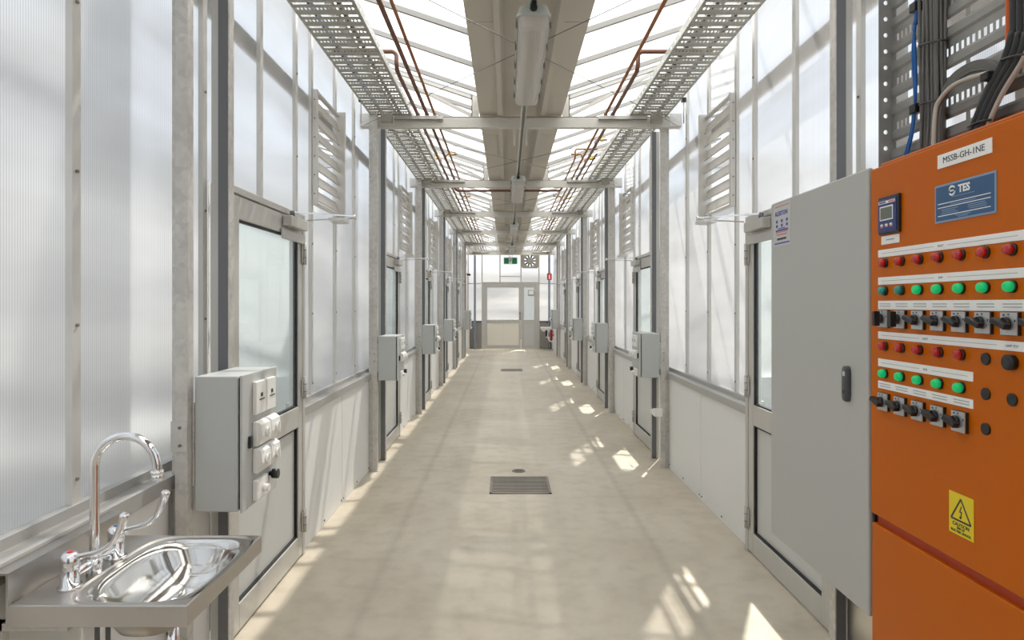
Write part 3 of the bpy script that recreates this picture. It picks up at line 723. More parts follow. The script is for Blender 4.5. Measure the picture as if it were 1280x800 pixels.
for i, y0 in enumerate((3.17, 7.44, 11.7, 15.97)):
    y1 = y0+1.27; yc = (y0+y1)/2
    t = thing('fluorescent_light', f'{ORD[i]} ribbed fluorescent light fitting hanging under the ceiling rail', 'light', (CX, yc, 3.09), 'weatherproof ceiling light fittings')
    R = lambda hx, dy, z, r=.03: rounded_rect(CX, yc, hx, (y1-y0)/2-dy, r, z)
    MB().rings([R(.055, .03, 3.115), R(.07, .015, 3.108), R(.082, 0, 3.066), R(.086, -.004, 3.060), R(.086, -.004, 3.046), R(.080, 0, 3.044)], False, True, True).build('housing', 'fitting', t)
    MB().rings([R(.077, .006, 3.05), R(.074, .01, 3.052)], True, False).build('reflector', 'white', t)
    ln = MB().rings([R(.078, .004, 3.046), R(.078, .004, 3.03), R(.072, .012, 2.995), R(.060, .03, 2.984)], True, False).build('lens', 'lens', t)
    for k in range(7):
        xx = CX-.054+.018*k
        MB().box(xx-.002, xx+.002, y0+.04, y1-.04, 2.9805, 2.984).build('lens_rib', 'lens', ln)
    for sx_ in (-.035, .035):
        tb = MB().cyl((CX+sx_, y0+.05, 3.02), (CX+sx_, y1-.05, 3.02), .013, 10).build('tube', 'tube', t)
        for yy in (y0+.035, y1-.06): MB().cyl((CX+sx_, yy, 3.02), (CX+sx_, yy+.025, 3.02), .0145, 10).build('tube_cap', 'white', tb)
    cl = MB().box(-.004, .004, -.012, .012, 0, .045).mesh('clip', 'steel_grey')
    for sx_ in (-1, 1):
        for q in range(5): put('clip', cl, (CX+sx_*.086, y0+.08+q*(y1-y0-.16)/4, 3.02), t)
    MB().cyl((CX-.002, y0-.012, 3.085), (CX-.002, y0+.02, 3.085), .018, 14).build('cable_gland', 'black', t)
    MB().box(CX-.03, CX+.03, y0+.2, y0+.26, 3.108, 3.1215).box(CX-.03, CX+.03, y1-.26, y1-.2, 3.108, 3.1215).build('hanger', 'steel_grey', t)

# ------------------------------------------------------------------ copper pipes over the beams
PZ = 3.443+.025
def pipe(name, mat, pts, r, label, group='copper pipes under the roof', clamps=True):
    t = thing(name, label, 'pipe', pts[0], group)
    MB().tube(pts, r, 10).build('tube', mat, t)
    if clamps:
        for yb in BEAMS:
            for a, b in zip(pts, pts[1:]):
                if a[1] < yb < b[1] and b[1]-a[1] > 1:
                    MB().tube([(a[0], yb-.03, a[2]), (a[0], yb+.0, a[2])], r+.005, 10).build('clamp', 'steel_grey', t)
    return t
def bend(p, q, r, corner, n=5):
    """arc from corner+p*r to corner+q*r directions"""
    c, p, q = Vector(corner), Vector(p), Vector(q); out = []
    for k in range(n+1):
        a = PI/2*k/n; out.append(tuple(c + (p+q)*r - p*r*math.sin(a)*1.0 - q*r*math.cos(a) if False else c + p*r*(1-math.sin(a)) + q*r*(1-math.cos(a))))
    return out
pipe('copper_pipe', 'copper_dark', [(-.78, -1.4, PZ), (-.78, 22.3, PZ)], .0165, 'dark copper pipe running lengthwise over the beams left of the gutter, middle of three')
pipe('copper_pipe', 'copper', [(-.705, -1.4, PZ), (-.705, 22.3, PZ)], .0125, 'slim copper pipe running lengthwise closest to the gutter on its left')
c1 = bend((-1,0,0), (0,0,-1), .04, (-.87, 5.05, PZ+.14)); c2 = bend((0,0,1), (0,1,0), .06, (-.87, 5.05, PZ))
pipe('copper_pipe', 'copper_dark', [(-1.38, 5.05, PZ+.14)] + c1 + c2 + [(-.87, 22.3, PZ)], .0175, 'copper pipe with an elbow starting beside the left cable tray')
pipe('copper_pipe', 'copper', [(.965, -1.4, PZ), (.965, 22.3, PZ)], .0135, 'long copper pipe running over the beams right of the gutter')
c1 = bend((1,0,0), (0,0,-1), .04, (1.035, 5.05, PZ+.14)); c2 = bend((0,0,1), (0,1,0), .06, (1.035, 5.05, PZ))
pipe('copper_pipe', 'copper_dark', [(1.62, 5.05, PZ+.14)] + c1 + c2 + [(1.035, 22.3, PZ)], .018, 'copper pipe with an elbow starting beside the right cable tray')
c1 = bend((1,0,0), (0,0,-1), .03, (.87, 8.15, PZ+.12)); c2 = bend((0,0,1), (0,1,0), .05, (.87, 8.15, PZ))
pipe('copper_pipe', 'copper', [(1.15, 8.15, PZ+.12)] + c1 + c2 + [(.87, 22.3, PZ)], .0115, 'thin looped copper pipe joining beyond the first cross beam on the right')
pipe('copper_pipe', 'copper_dark', [(1.11, 7.9, PZ), (1.11, 22.3, PZ)], .0105, 'thin dark pipe nearest the right cable tray beyond the first beam')
# cross pipe under the second beam
yb = COLS[2]
c = [(-.78, yb+.06, PZ-.02)] + bend((0,0,1), (1,0,0), .07, (-.78, yb+.06, 3.30)) + bend((-1,0,0), (0,0,1), .07, (.83, yb+.06, 3.30)) + [(.83, yb+.06, PZ-.02)]
pipe('cross_pipe', 'copper_dark', c, .017, 'dark copper pipe crossing the corridor below the second cross beam', None, False)
zc = E(0, 307)[1]
pipe('cross_pipe', 'copper', [(-1.35, END-.25, zc), (-.62, END-.25, zc)], .028, 'copper pipe above the end wall on its left side', None, False)
pipe('cross_pipe', 'copper', [(-.1, END-.25, zc), (.45, END-.25, zc)], .028, 'copper pipe above the end wall at the gutter', None, False)
pipe('cross_pipe', 'copper_dark', [(.9, END-.25, zc), (1.6, END-.25, zc)], .022, 'dark copper pipe above the end wall on its right side', None, False)
pipe('drop_pipe', 'copper', [(-1.27, 19.4, 3.44), (-1.27, 19.4, 1.42)], .025, 'vertical copper pipe dropping to the far left switch box', None, False)
# branch offtakes with valves in the later bays
def valve(x, y, dirx, hue, label):
    t = thing('ball_valve', label, 'valve', (x, y, PZ), 'ball valves on the copper pipes')
    MB().tube([(x, y, PZ), (x, y, PZ+.05), (x+dirx*.02, y, PZ+.07), (x+dirx*.14, y, PZ+.07)], .011, 8).build('offtake', 'copper', t)
    MB().cyl((x+dirx*.06, y, PZ+.07), (x+dirx*.10, y, PZ+.07), .02, 10).build('valve_body', 'brass', t)
    MB().box(x+dirx*.07, x+dirx*.15, y-.008, y+.008, PZ+.096, PZ+.102).build('lever', hue, t)
M['lever_blue'] = P('blue_lever', (0.03, 0.16, 0.55), 0.4); M['lever_yellow'] = P('yellow_lever', (0.75, 0.55, 0.02), 0.4)
for i, yb in enumerate(COLS[2:6]):
    nm = ['second', 'third', 'fourth', 'fifth'][i]
    valve(-.87, yb-1.0, -1, 'lever_yellow', f'yellow handled valve on the left pipes before the {nm} cross beam')
    valve(-.78, yb-1.25, 1, 'lever_blue', f'blue handled valve on the left pipes before the {nm} cross beam')
    valve(1.035, yb-1.0, 1, 'lever_yellow', f'yellow handled valve on the right pipes before the {nm} cross beam')
    valve(.965, yb-1.25, -1, 'lever_blue', f'blue handled valve on the right pipes before the {nm} cross beam')
valve(1.035, 7.5, 1, 'lever_yellow', 'yellow valve on the right pipes just past the first cross beam')

# ------------------------------------------------------------------ outlet boxes on the columns
def outlet_box(side, y0, h0, h1, label, group, big=False, wd=.38, dep=.19, Xf=None):
    s = SIDE[side]['s']; Xf = Xf if Xf is not None else (-1.05 if side == 'left' else 1.31)
    U = lambda u: Xf + s*u       # u>0 stands out of the front face
    y1 = y0+wd
    t = thing('outlet_box', label, 'electrical box', (U(-dep/2), (y0+y1)/2, h0), group)
    MB().box(U(-dep), U(-.018), y0, y1, h0+.004, h1-.004).build('body', 'box', t, .006)
    MB().box(U(-.018), U(-.010), y0+.012, y1-.012, h0+.012, h1-.012).build('seal', 'rubber', t)  # black strip painted in as the shadow of the door gap
    dr = MB().box(U(-.010), U(0), y0-.002, y1+.002, h0, h1).build('front_door', 'box', t, .004)
    MB().box(U(0), U(.012), y0+.055, y0+.082, (h0+h1)/2-.03, (h0+h1)/2+.02).build('latch', 'black', dr, .004)
    H = h1-h0; Z = lambda q: h0+q*H
    for c in (0, 1):
        ya = y0+.10+c*.118
        o = MB().box(U(0), U(.018), ya, ya+.105, Z(.68), Z(.93)).build('switch_plate', 'white', t, .004)
        MB().box(U(.018), U(.020), ya+.045, ya+.065, Z(.81), Z(.838)).box(U(.018), U(.020), ya+.03, ya+.085, Z(.785), Z(.793)).build('switch_slot', 'ink', o)
        for r in ((.44, .63), (.235, .425)) if big else ((.40, .60),):
            b = MB().box(U(0), U(.022), ya, ya+.108, Z(r[0]), Z(r[1])).build('outlet_module', 'white', t, .006)
            zc = (Z(r[0])+Z(r[1]))/2
            MB().prism([(U(.022), ya+.006, Z(r[0])+.004), (U(.022), ya+.102, Z(r[0])+.004), (U(.042), ya+.102, zc), (U(.036), ya+.102, Z(r[1])-.012), (U(.022), ya+.102, Z(r[1])-.004), (U(.022), ya+.006, Z(r[1])-.004)][:1]
                       + [(U(.040), ya+.006, zc-.01), (U(.036), ya+.006, Z(r[1])-.014), (U(.022), ya+.006, Z(r[1])-.004)], None, (0, .096, 0)).build('flap', 'white', b)
            MB().cyl((U(.040), ya+.055, zc), (U(.050), ya+.055, zc), .02, 14).box(U(.048), U(.054), ya+.05, ya+.06, zc-.022, zc+.022).build('rotary_switch', 'white', b)
    b = MB().box(U(0), U(.02), y0+.10, y0+.225, Z(.03), Z(.185)).build('socket_plate', 'white', t, .004)
    MB().cyl((U(.02), y0+.17, Z(.1)), (U(.045), y0+.17, Z(.1)), .016, 12).build('socket_knob', 'white', b)
    MB().cyl((U(0), y0+.29, Z(.15)), (U(.014), y0+.29, Z(.15)), .010, 10).cyl((U(.014), y0+.29, Z(.15)), (U(.040), y0+.29, Z(.15)), .021, 14).build('black_knob', 'black', t)
    # wall bracket back to column and post
    e = SIDE[side]['panel'] + s*.087
    MB().box(U(-dep), e, y0+.0, y0+.04, Z(.2), Z(.8)).box(U(-dep), e, y1-.05, y1-.01, Z(.2), Z(.8)).build('bracket', 'galv', t)
G = 'outlet boxes mounted on the wall columns'
outlet_box('left', 2.54, .787, 1.335, 'large grey outlet box beside the stainless sink on the left wall', G, True)
for i in range(3): outlet_box('left', SCOL['left'][1+i]-.03, .875, 1.31, f'grey outlet box on the left wall, {["first","second","third"][i]} beyond the nearest left door', G)
outlet_box('left', 19.0, .85, 1.42, 'grey outlet box at the far left corner below the copper pipe', G, wd=.5, Xf=-1.08)
for i in range(3): outlet_box('right', COLS[1+i]+.03, .885, 1.33, f'grey outlet box on the right wall, {["first","second","third"][i]} beyond the nearest right door', G)
outlet_box('right', 19.0, .87, 1.44, 'grey outlet box at the far right corner above the red hose', G, wd=.5, Xf=1.33)
# small socket on the right column
t = thing('socket', 'small white angled socket low on the first right hand column past the grey cabinet', 'socket', (1.47, 6.27, .50))
MB().box(1.44, 1.512, 6.21, 6.243, .52, .60).build('body', 'white', t, .006)
MB().prism([(1.44, 6.21, .52), (1.40, 6.21, .555), (1.40, 6.21, .59), (1.44, 6.21, .60)], None, (0, .033, 0)).build('angled_face', 'white', t)
# detectors hung near the first beam
for side, x in (('left', -1.36), ('right', 1.65)):
    t = thing('detector', f'small black sensor on a stem high on the {side} wall before the first beam', 'sensor', (x, 5.98, 3.55), 'black sensors')
    MB().box(x-.022, x+.022, 5.95, 5.99, 3.50, 3.54).build('sensor_head', 'black', t, .006)
    MB().cyl((x, 5.97, 3.30), (x, 5.97, 3.50), .006, 8).build('stem', 'alu', t)

# ------------------------------------------------------------------ stainless hand basin with tap
RZ = .85
t = thing('hand_basin', 'stainless steel hand basin with chrome lever taps on the left wall', 'sink', (-1.04, 1.88, .7))
X0, X1, Y0, Y1 = -1.272, -.816, 1.632, 2.128
bx, by, hx, hy = -.985, 1.882, .146, .212
NS = 64
def ell(hx_, hy_, z, e=3.2, cx=bx, cy=by):
    out = []
    for k in range(NS):
        a = 2*PI*k/NS; c_, s_ = math.cos(a), math.sin(a)
        out.append((cx+hx_*math.copysign(abs(c_)**(2/e), c_), cy+hy_*math.copysign(abs(s_)**(2/e), s_), z))
    return out
def rect_ring(z, i=0.0):
    out = []
    for k in range(NS):
        a = 2*PI*k/NS; c_, s_ = math.cos(a), math.sin(a)
        x0, x1, y0, y1 = X0+i, X1-i, Y0+i, Y1-i
        tx = ((x1-bx)/c_ if c_ > 1e-6 else (x0-bx)/c_ if c_ < -1e-6 else 1e9)
        ty = ((y1-by)/s_ if s_ > 1e-6 else (y0-by)/s_ if s_ < -1e-6 else 1e9)
        m_ = min(tx, ty); out.append([bx+c_*m_, by+s_*m_, z])
    for cx_, cy_ in ((x0, y0), (x0, y1), (x1, y0), (x1, y1)):
        k = min(range(NS), key=lambda q: (out[q][0]-cx_)**2+(out[q][1]-cy_)**2); out[k][0], out[k][1] = cx_, cy_
    return [tuple(p) for p in out]
top = MB().rings([rect_ring(RZ-.055, .004), rect_ring(RZ-.055), rect_ring(RZ-.003), rect_ring(RZ, .003), ell(hx+.030, hy+.030, RZ, 5), ell(hx+.024, hy+.024, RZ-.004, 4.5), ell(hx+.01, hy+.01, RZ-.005, 3.8)], False, False)
rim = top.build('rim', 'stainless', t, recalc=False)
bowl = MB().rings([ell(hx+.01, hy+.01, RZ-.005, 3.8), ell(hx, hy, RZ-.010, 3.4), ell(hx-.012, hy-.008, RZ-.03, 3.2), ell(hx-.030, hy-.016, RZ-.07, 3.0), ell(hx-.056, hy-.036, RZ-.11, 2.7), ell(hx-.09, hy-.09, RZ-.135, 2.4), ell(.022, .022, RZ-.143, 2)], False, True)
bw = bowl.build('bowl', 'bowl', t, recalc=False)
out_ = MB().rings([ell(hx+.012, hy+.012, RZ-.02, 3.8), ell(hx-.002, hy+.004, RZ-.04, 3.4), ell(hx-.026, hy-.010, RZ-.075, 3.0), ell(hx-.05, hy-.031, RZ-.116, 2.7), ell(hx-.085, hy-.085, RZ-.142, 2.4), ell(.02, .02, RZ-.15, 2)], True, True).build('bowl_underside', 'stainless', t, recalc=False)
MB().cyl((bx, by, RZ-.143), (bx, by, RZ-.138), .024, 18).build('waste', 'chrome', bw)
MB().tube([(bx, by, RZ-.15), (bx, by, .55), (bx-.03, by, .49), (bx-.12, by, .49), (bx-.15, by, .52), (bx-.34, by, .52)], .02, 12).build('trap', 'chrome', t)
MB().box(X0-.006, X0, Y0, Y1, RZ-.055, .925).box(X0-.046, X0, Y0, Y1, .9252, .931).build('backsplash', 'stainless', t)
for yy in (Y0+.03, Y1-.03):
    MB().box(X0-.055, X0+.14, yy-.012, yy+.012, RZ-.075, RZ-.056).box(X0-.055, X0-.03, yy-.012, yy+.012, RZ-.26, RZ-.056).build('wall_bracket', 'galv', t)
MB().tube([(bx-.2, by-.03, RZ-.06), (bx-.2, by-.03, .4)], .007, 8).tube([(bx-.2, by+.02, RZ-.06), (bx-.2, by+.02, .4)], .007, 8).build('supply_hose', 'steel_grey', t)
tx, ty0, ty1 = -1.184, 1.735, 1.94; tyc = (ty0+ty1)/2
sp = [(tx, tyc, RZ+.03)] + [(tx, tyc, RZ+.03+.27*k/6) for k in range(1, 7)]
for k in range(1, 17):
    a = PI*k/16; sp.append((tx+.09-.09*math.cos(a), tyc, RZ+.30+.09*math.sin(a)))
sp += [(tx+.18, tyc, RZ+.275)]
spout = MB().tube(sp, .0125, 18).build('spout', 'chrome', t)
MB().cyl((tx, tyc, RZ), (tx, tyc, RZ+.045), .021, 18).cyl((tx, tyc, RZ+.045), (tx, tyc, RZ+.055), .023, 18, .016).build('spout_base', 'chrome', spout)
MB().cyl((tx+.18, tyc, RZ+.29), (tx+.18, tyc, RZ+.283), .0175, 18).cyl((tx+.18, tyc, RZ+.283), (tx+.18, tyc, RZ+.262), .0145, 18).build('aerator', 'chrome', spout)
MB().cyl((tx, ty0, RZ+.03), (tx, ty1, RZ+.03), .010, 12).build('bridge_tube', 'chrome', t)
for yy, ring in ((ty0, 'red_sign'), (ty1, 'blue_cable')):
    b = MB().tube([(tx, yy, RZ), (tx, yy, RZ+.006), (tx, yy, RZ+.0061), (tx, yy, RZ+.05), (tx, yy, RZ+.053), (tx, yy, RZ+.056), (tx, yy, RZ+.090), (tx, yy, RZ+.097)], [.030, .030, .0225, .0225, .0215, .024, .0225, .013], 20).build('tap_body', 'chrome', t)
    MB().cyl((tx, yy, RZ+.097), (tx, yy, RZ+.0985), .0065, 14).build('colour_cap', ring, b)
    lv = catmull([(tx+.01, yy, RZ+.082), (tx+.05, yy-.008, RZ+.092), (tx+.095, yy-.018, RZ+.107), (tx+.135, yy-.027, RZ+.135), (tx+.160, yy-.034, RZ+.180), (tx+.172, yy-.038, RZ+.214)], 5)
    rr = [.0075 + (.0055*max(0, (q-14)/11)) for q in range(len(lv))]
    rr[-1] *= .55
    MB().tube(lv, rr, 12).build('lever', 'chrome', b)

# ------------------------------------------------------------------ light grey cabinet
CF = 1.30
t = thing('grey_cabinet', 'tall light grey wall cabinet with a dark handle left of the orange switchboard', 'cabinet', (1.41, 2.73, .49))
MB().box(CF+.028, 1.505, 2.315, 3.135, .51, 2.09).build('body', 'cab_grey', t, .006)
dr = MB().box(CF, CF+.022, 2.302, 3.150, .493, 2.109).build('front_door', 'cab_grey', t, .008, segs=3)
MB().box(CF+.022, CF+.028, 2.32, 3.13, .515, 2.085).build('door_seal', 'rubber', t)
MB().box(1.505, 1.514, 2.90, 3.03, .8, 1.9).build('mounting_bracket', 'galv', t)
hn = MB().rings([[(CF-d_, 2.435+yy*w_, 1.315+zz*w2) for yy, zz in [(math.copysign(abs(math.cos(a))**.5, math.cos(a))*.020, math.copysign(abs(math.sin(a))**.5, math.sin(a))*.068) for a in [2*PI*k/20 for k in range(20)]]] for d_, w_, w2 in ((0, 1, 1), (.012, 1, 1), (.018, .8, .95))], True, True).build('handle', 'handle', dr) if M.setdefault('handle', P('dark_grey_handle', (0.06, 0.065, 0.07), 0.4)) else None
MB().box(CF-.0195, CF-.017, 2.427, 2.443, 1.345, 1.362).build('key_cover', 'sticker', hn)
MB().cyl((CF-.0175, 2.435, 1.285), (CF-.0195, 2.435, 1.285), .008, 12).build('key_hole', 'black', hn)
# sticker
st = MB().box(CF-.001, CF, 2.93, 3.118, 1.895, 2.095).build('sticker', 'sticker', dr)
SX = CF-.0013; SC = 3.024
text_part('sticker_print', 'ALERTON', .031, 'blue_print', dr, (SX, 3.03, 2.048), bold=.0008)
for q in ((2.945, 3.10, 2.080, 2.084), (2.96, 3.09, 1.957, 1.962), (2.97, 3.08, 1.945, 1.950)): MB().box(SX, SX+.0005, *q).build('sticker_print', 'red_print', dr)
mbp = MB()
for r in range(2):
    for c_ in range(3): mbp.box(SX, SX+.0005, 3.078-.055*c_-.010, 3.078-.055*c_+.010, 2.012-.022*r-.007, 2.012-.022*r+.007)
mbp.box(SX, SX+.0005, 2.985, 3.065, 1.9745, 1.979).box(SX, SX+.0005, 2.94, 3.105, 1.9035, 1.910)
mbp.build('sticker_print', 'blue_print', dr)
MB().box(SX, SX+.0005, 2.955, 3.09, 1.964, 1.972).build('sticker_print', 'blue_print', dr)
MB().box(SX, SX+.0005, 2.975, 3.075, 1.922, 1.932).build('sticker_print', 'ink', dr)

# ------------------------------------------------------------------ orange switchboard
t = thing('switchboard', 'orange floor standing electrical switchboard with lamps and rotary switches', 'switchboard', (1.45, 1.75, 0))
YF, YN = 2.288, 1.19
MB().box(CF+.03, 1.592, YN+.01, YF-.01, 0.0, 2.118).build('body', 'orange', t, .006)
ud = MB().box(CF, CF+.026, YN, YF, .875, 2.098).build('upper_door', 'orange', t, .006, segs=3)
MB().box(CF+.004, CF+.026, YN, YF, .02, .842).build('lower_door', 'orange', t, .006, segs=3)
MB().box(CF+.022, CF+.031, YN+.01, YF-.01, .03, 2.09).build('door_seal', 'dark_orange', t)
for z in (.86, 1.95, 1.0): MB().cyl((CF+.018, YF+.004, z-.03), (CF+.018, YF+.004, z+.03), .006, 10).build('hinge_pin', 'black', t)
FX = CF
def plate(name, y0, y1, z0, z1, mat, par, th=.002): return MB().box(FX-th, FX, y0, y1, z0, z1).build(name, mat, par, min(.0006, th*.3), segs=1)
Yn = 1.22
# name label
nl = plate('name_label', 1.712, 1.928, 2.024, 2.065, 'white_lab', ud, .003)
text_part('name_lettering', 'MSSB-GH-1NE', .026, 'ink', ud, (FX-.0034, 1.82, 2.0445), bold=0, sx=1.05)
# blue plate
bp = plate('maker_plate', 1.697, 1.940, 1.861, 1.974, 'navy_edge', ud, .0025)
MB().box(FX-.0032, FX-.0024, 1.703, 1.934, 1.867, 1.968).build('plate_face', 'navy', bp)
text_part('plate_lettering', 'TES', .030, 'white_lab', bp, (FX-.0036, 1.815, 1.949), bold=.0011)
# round swirl emblem beside the letters
em = MB()
for k in range(2):
    pts = []
    for q in range(11):
        a = k*PI+.5+q*PI*.8/10; pts.append((FX-.0036, 1.863-.0125*math.cos(a), 1.949+.0125*math.sin(a)))
    em.tube(pts, [.0012+.0022*math.sin(PI*q/10) for q in range(11)], 6)
em.tube([(FX-.0036, 1.8695, 1.949), (FX-.0036, 1.8565, 1.949)], .0026, 6)
em.build('emblem', 'white_lab', bp)
pl = MB()
for z in (1.917, 1.9055, 1.881): pl.box(FX-.0036, FX-.0031, 1.715, 1.925, z-.0011, z+.0011)
pl.build('plate_rule', 'white_lab', bp)
pg = MB()
pg.box(FX-.0035, FX-.0031, 1.775, 1.865, 1.9305, 1.932)
for y0, y1, z in ((1.77, 1.87, 1.911), (1.735, 1.80, 1.899), (1.73, 1.80, 1.8935), (1.73, 1.795, 1.888), (1.84, 1.91, 1.8985), (1.85, 1.905, 1.893), (1.84, 1.91, 1.8875), (1.79, 1.85, 1.8755), (1.80, 1.84, 1.871)):
    pg.box(FX-.0035, FX-.0031, y0, y1, z-.001, z+.001)
pg.build('plate_small_print', 'navy_edge', bp)
# meter
mt = MB().box(FX-.011, FX, 2.107, 2.222, 1.857, 1.985).build('meter', 'black', ud, .003)
MB().box(FX-.0135, FX-.010, 2.116, 2.219, 1.864, 1.975).build('meter_face', 'meter', mt, .001, segs=1)
MB().box(FX-.0145, FX-.0135, 2.132, 2.206, 1.903, 1.951).build('screen_bezel', 'white', mt)
MB().box(FX-.0150, FX-.0144, 2.136, 2.202, 1.907, 1.947).build('screen', 'lcd', mt)
MB().box(FX-.0142, FX-.0134, 2.122, 2.214, 1.960, 1.969).build('meter_strip', 'white_lab', mt)
MB().box(FX-.0146, FX-.0140, 2.125, 2.158, 1.962, 1.967).build('meter_mark', 'red_print', mt)
MB().box(FX-.0146, FX-.0140, 2.172, 2.210, 1.962, 1.967).build('meter_mark', 'meter', mt)
for k in range(3):
    b = MB().box(FX-.0165, FX-.0134, 2.187-.026*k, 2.200-.026*k, 1.879, 1.891).build('meter_button', 'white', mt, .0015)
    MB().box(FX-.0170, FX-.0164, 2.188-.026*k, 2.199-.026*k, 1.879, 1.884).build('button_mark', 'red_print', b)
ml = plate('meter_label', 2.117, 2.219, 1.823, 1.852, 'white_lab', ud)
MB().box(FX-.0025, FX-.002, 2.145, 2.19, 1.836, 1.8395).build('label_print', 'grey_ink', ml)
# label strips
def strip(y0, y1, z0, z1, word=None, wy=None, cells=None):
    s_ = plate('label_strip', y0, y1, z0, z1, 'white_lab', ud)
    zc = (z0+z1)/2
    if word:
        text_part('strip_lettering', word, .009, 'grey_ink', s_, (FX-.0024, wy, zc))
        MB().box(FX-.0024, FX-.002, wy+.03, y1-.02, zc-.0006, zc+.0006).box(FX-.0024, FX-.002, max(y0+.02, wy-.29), wy-.03, zc-.0006, zc+.0006).build('strip_rule', 'grey_ink', s_)
    if cells:
        m_ = MB()
        for yc in cells: m_.box(FX-.0024, FX-.002, yc-.032, yc+.032, zc+.0025, zc+.0055).box(FX-.0024, FX-.002, yc-.032, yc+.030, zc-.0055, zc-.0025)
        m_.build('strip_print', 'soft_print', s_)
    return s_
M['soft_print'] = P('soft_grey_print', (0.45, 0.45, 0.45), 0.6)
CY = [2.197-.0922*k for k in range(11)]
CY = [y for y in CY if y > Yn+.03]
strip(Yn, 2.238, 1.780, 1.806, 'FAULT', 1.915)
strip(Yn, 2.238, 1.685, 1.711, 'RUN', 1.915)
strip(Yn, 2.238, 1.600, 1.630, None, None, CY)
s3 = strip(Yn, 2.238, 1.498, 1.523, 'FAULT', 1.985)
text_part('strip_lettering', 'LAMP TEST', .009, 'grey_ink', s3, (FX-.0024, 1.644, 1.5105))
strip(1.782, 2.238, 1.402, 1.429, 'RUN', 1.985)
strip(1.782, 2.238, 1.326, 1.352, None, None, CY[:5])
def dome(mb, y, z, r, d0, d1):
    rg = []
    for q in range(5):
        a = PI/2*q/4*.96; rr = r*math.cos(a)**.55 if q else r; d_ = d0+(d1-d0)*math.sin(a)
        rg.append([(FX-d_, y+rr*math.cos(2*PI*k/18), z+rr*math.sin(2*PI*k/18)) for k in range(18)])
    return mb.rings(rg, True, True)
def lamp_parts():
    return None
def lamp(y, z, mat):
    b = MB().tube([(FX, y, z), (FX-.006, y, z), (FX-.007, y, z)], [.0165, .0165, .0145], 20).build('lamp_bezel', 'black', ud)
    MB().tube([(FX-.007, y, z), (FX-.016, y, z), (FX-.021, y, z), (FX-.023, y, z)], [.0142, .0138, .0115, .006], 20).build('lamp_lens', mat, b)
for k, y in enumerate(CY):
    lamp(y, 1.759, 'red'); lamp(y, 1.664, 'teal' if k < 2 else 'green')
for y in CY[:5]: lamp(y, 1.474, 'red'); lamp(y, 1.380, 'green')
def switch(y, z, ang):
    b = MB().box(FX-.010, FX, y-.0285, y+.0275, z-.031, z+.029).build('switch_block', 'black', ud, .001, segs=1)
    p = MB().box(FX-.0125, FX-.010, y-.0275, y+.0265, z-.030, z+.028).build('switch_face', 'switch_silver', b)
    MB().tube([(FX-.0125, y, z), (FX-.016, y, z)], .019, 18).build('switch_collar', 'switch_silver2', b)
    c, s_ = math.cos(ang), math.sin(ang)
    kb = MB().tube([(FX-.016, y, z), (FX-.026, y, z)], .0165, 14)
    kb.obox((FX-.033, y, z), (-.010, 0, 0), (0, c*.0255, s_*.0255), (0, -s_*.0075, c*.0075))
    kb.build('switch_knob', 'black', b, .0015, segs=1)
    MB().box(FX-.0129, FX-.0124, y+.012, y+.018, z+.019, z+.024).box(FX-.0129, FX-.0124, y-.004, y+.002, z+.021, z+.025).box(FX-.0129, FX-.0124, y-.024, y-.020, z+.004, z+.010).build('switch_marks', 'ink', p)
M['switch_silver'] = P('switch_face_silver', (0.52, 0.53, 0.53), 0.35, 0.3); M['switch_silver2'] = P('switch_collar_silver', (0.35, 0.36, 0.38), 0.3, 0.5)
for k, y in enumerate(CY): switch(y, 1.569, PI/2 if k < 2 else .35)
for y in CY[:5]: switch(y, 1.284, .35)
for y, z, big in ((1.735, 1.470, 0), (1.644, 1.469, 1), (1.735, 1.375, 0), (1.644, 1.373, 0), (1.735, 1.28, 0)):
    if big: MB().tube([(FX, y, z), (FX-.016, y, z), (FX-.019, y, z)], [.020, .020, .014], 20).build('test_button', 'black', ud)
    else: MB().tube([(FX, y, z), (FX-.004, y, z), (FX-.005, y, z)], [.0165, .0165, .013], 20).build('blanking_plug', 'black', ud)
# caution plate
cp = plate('caution_plate', 1.780, 1.879, .954, 1.074, 'yellow', ud)
cx_, cz0, cz1 = 1.8295, .997, 1.060
def stroke(mb, a, b, wd):
    mb.bar((FX-.0024, *a), (FX-.0024, *b), wd, .0008, up=(1, 0, 0)); return mb
tr = MB()
for a, b in (((cx_+.040, cz0), (cx_-.040, cz0)), ((cx_+.040, cz0), (cx_, cz1)), ((cx_-.040, cz0), (cx_, cz1))): stroke(tr, a, b, .005)
tr.build('warning_triangle', 'ink', cp)
bo = MB(); stroke(bo, (cx_-.003, 1.040), (cx_+.005, 1.022), .003); stroke(bo, (cx_+.005, 1.022), (cx_-.004, 1.024), .003); stroke(bo, (cx_-.004, 1.024), (cx_+.001, 1.006), .003); stroke(bo, (cx_+.005, 1.009), (cx_+.001, 1.004), .003); stroke(bo, (cx_-.003, 1.010), (cx_+.001, 1.004), .003)
bo.build('lightning_bolt', 'ink', cp)
for txt, z, sz in (('CAUTION', .984, .015), ('RISK OF', .974, .009), ('ELECTRIC SHOCK', .964, .010)):
    text_part('caution_lettering', txt, sz, 'ink', cp, (FX-.0025, cx_, z), bold=.0002)

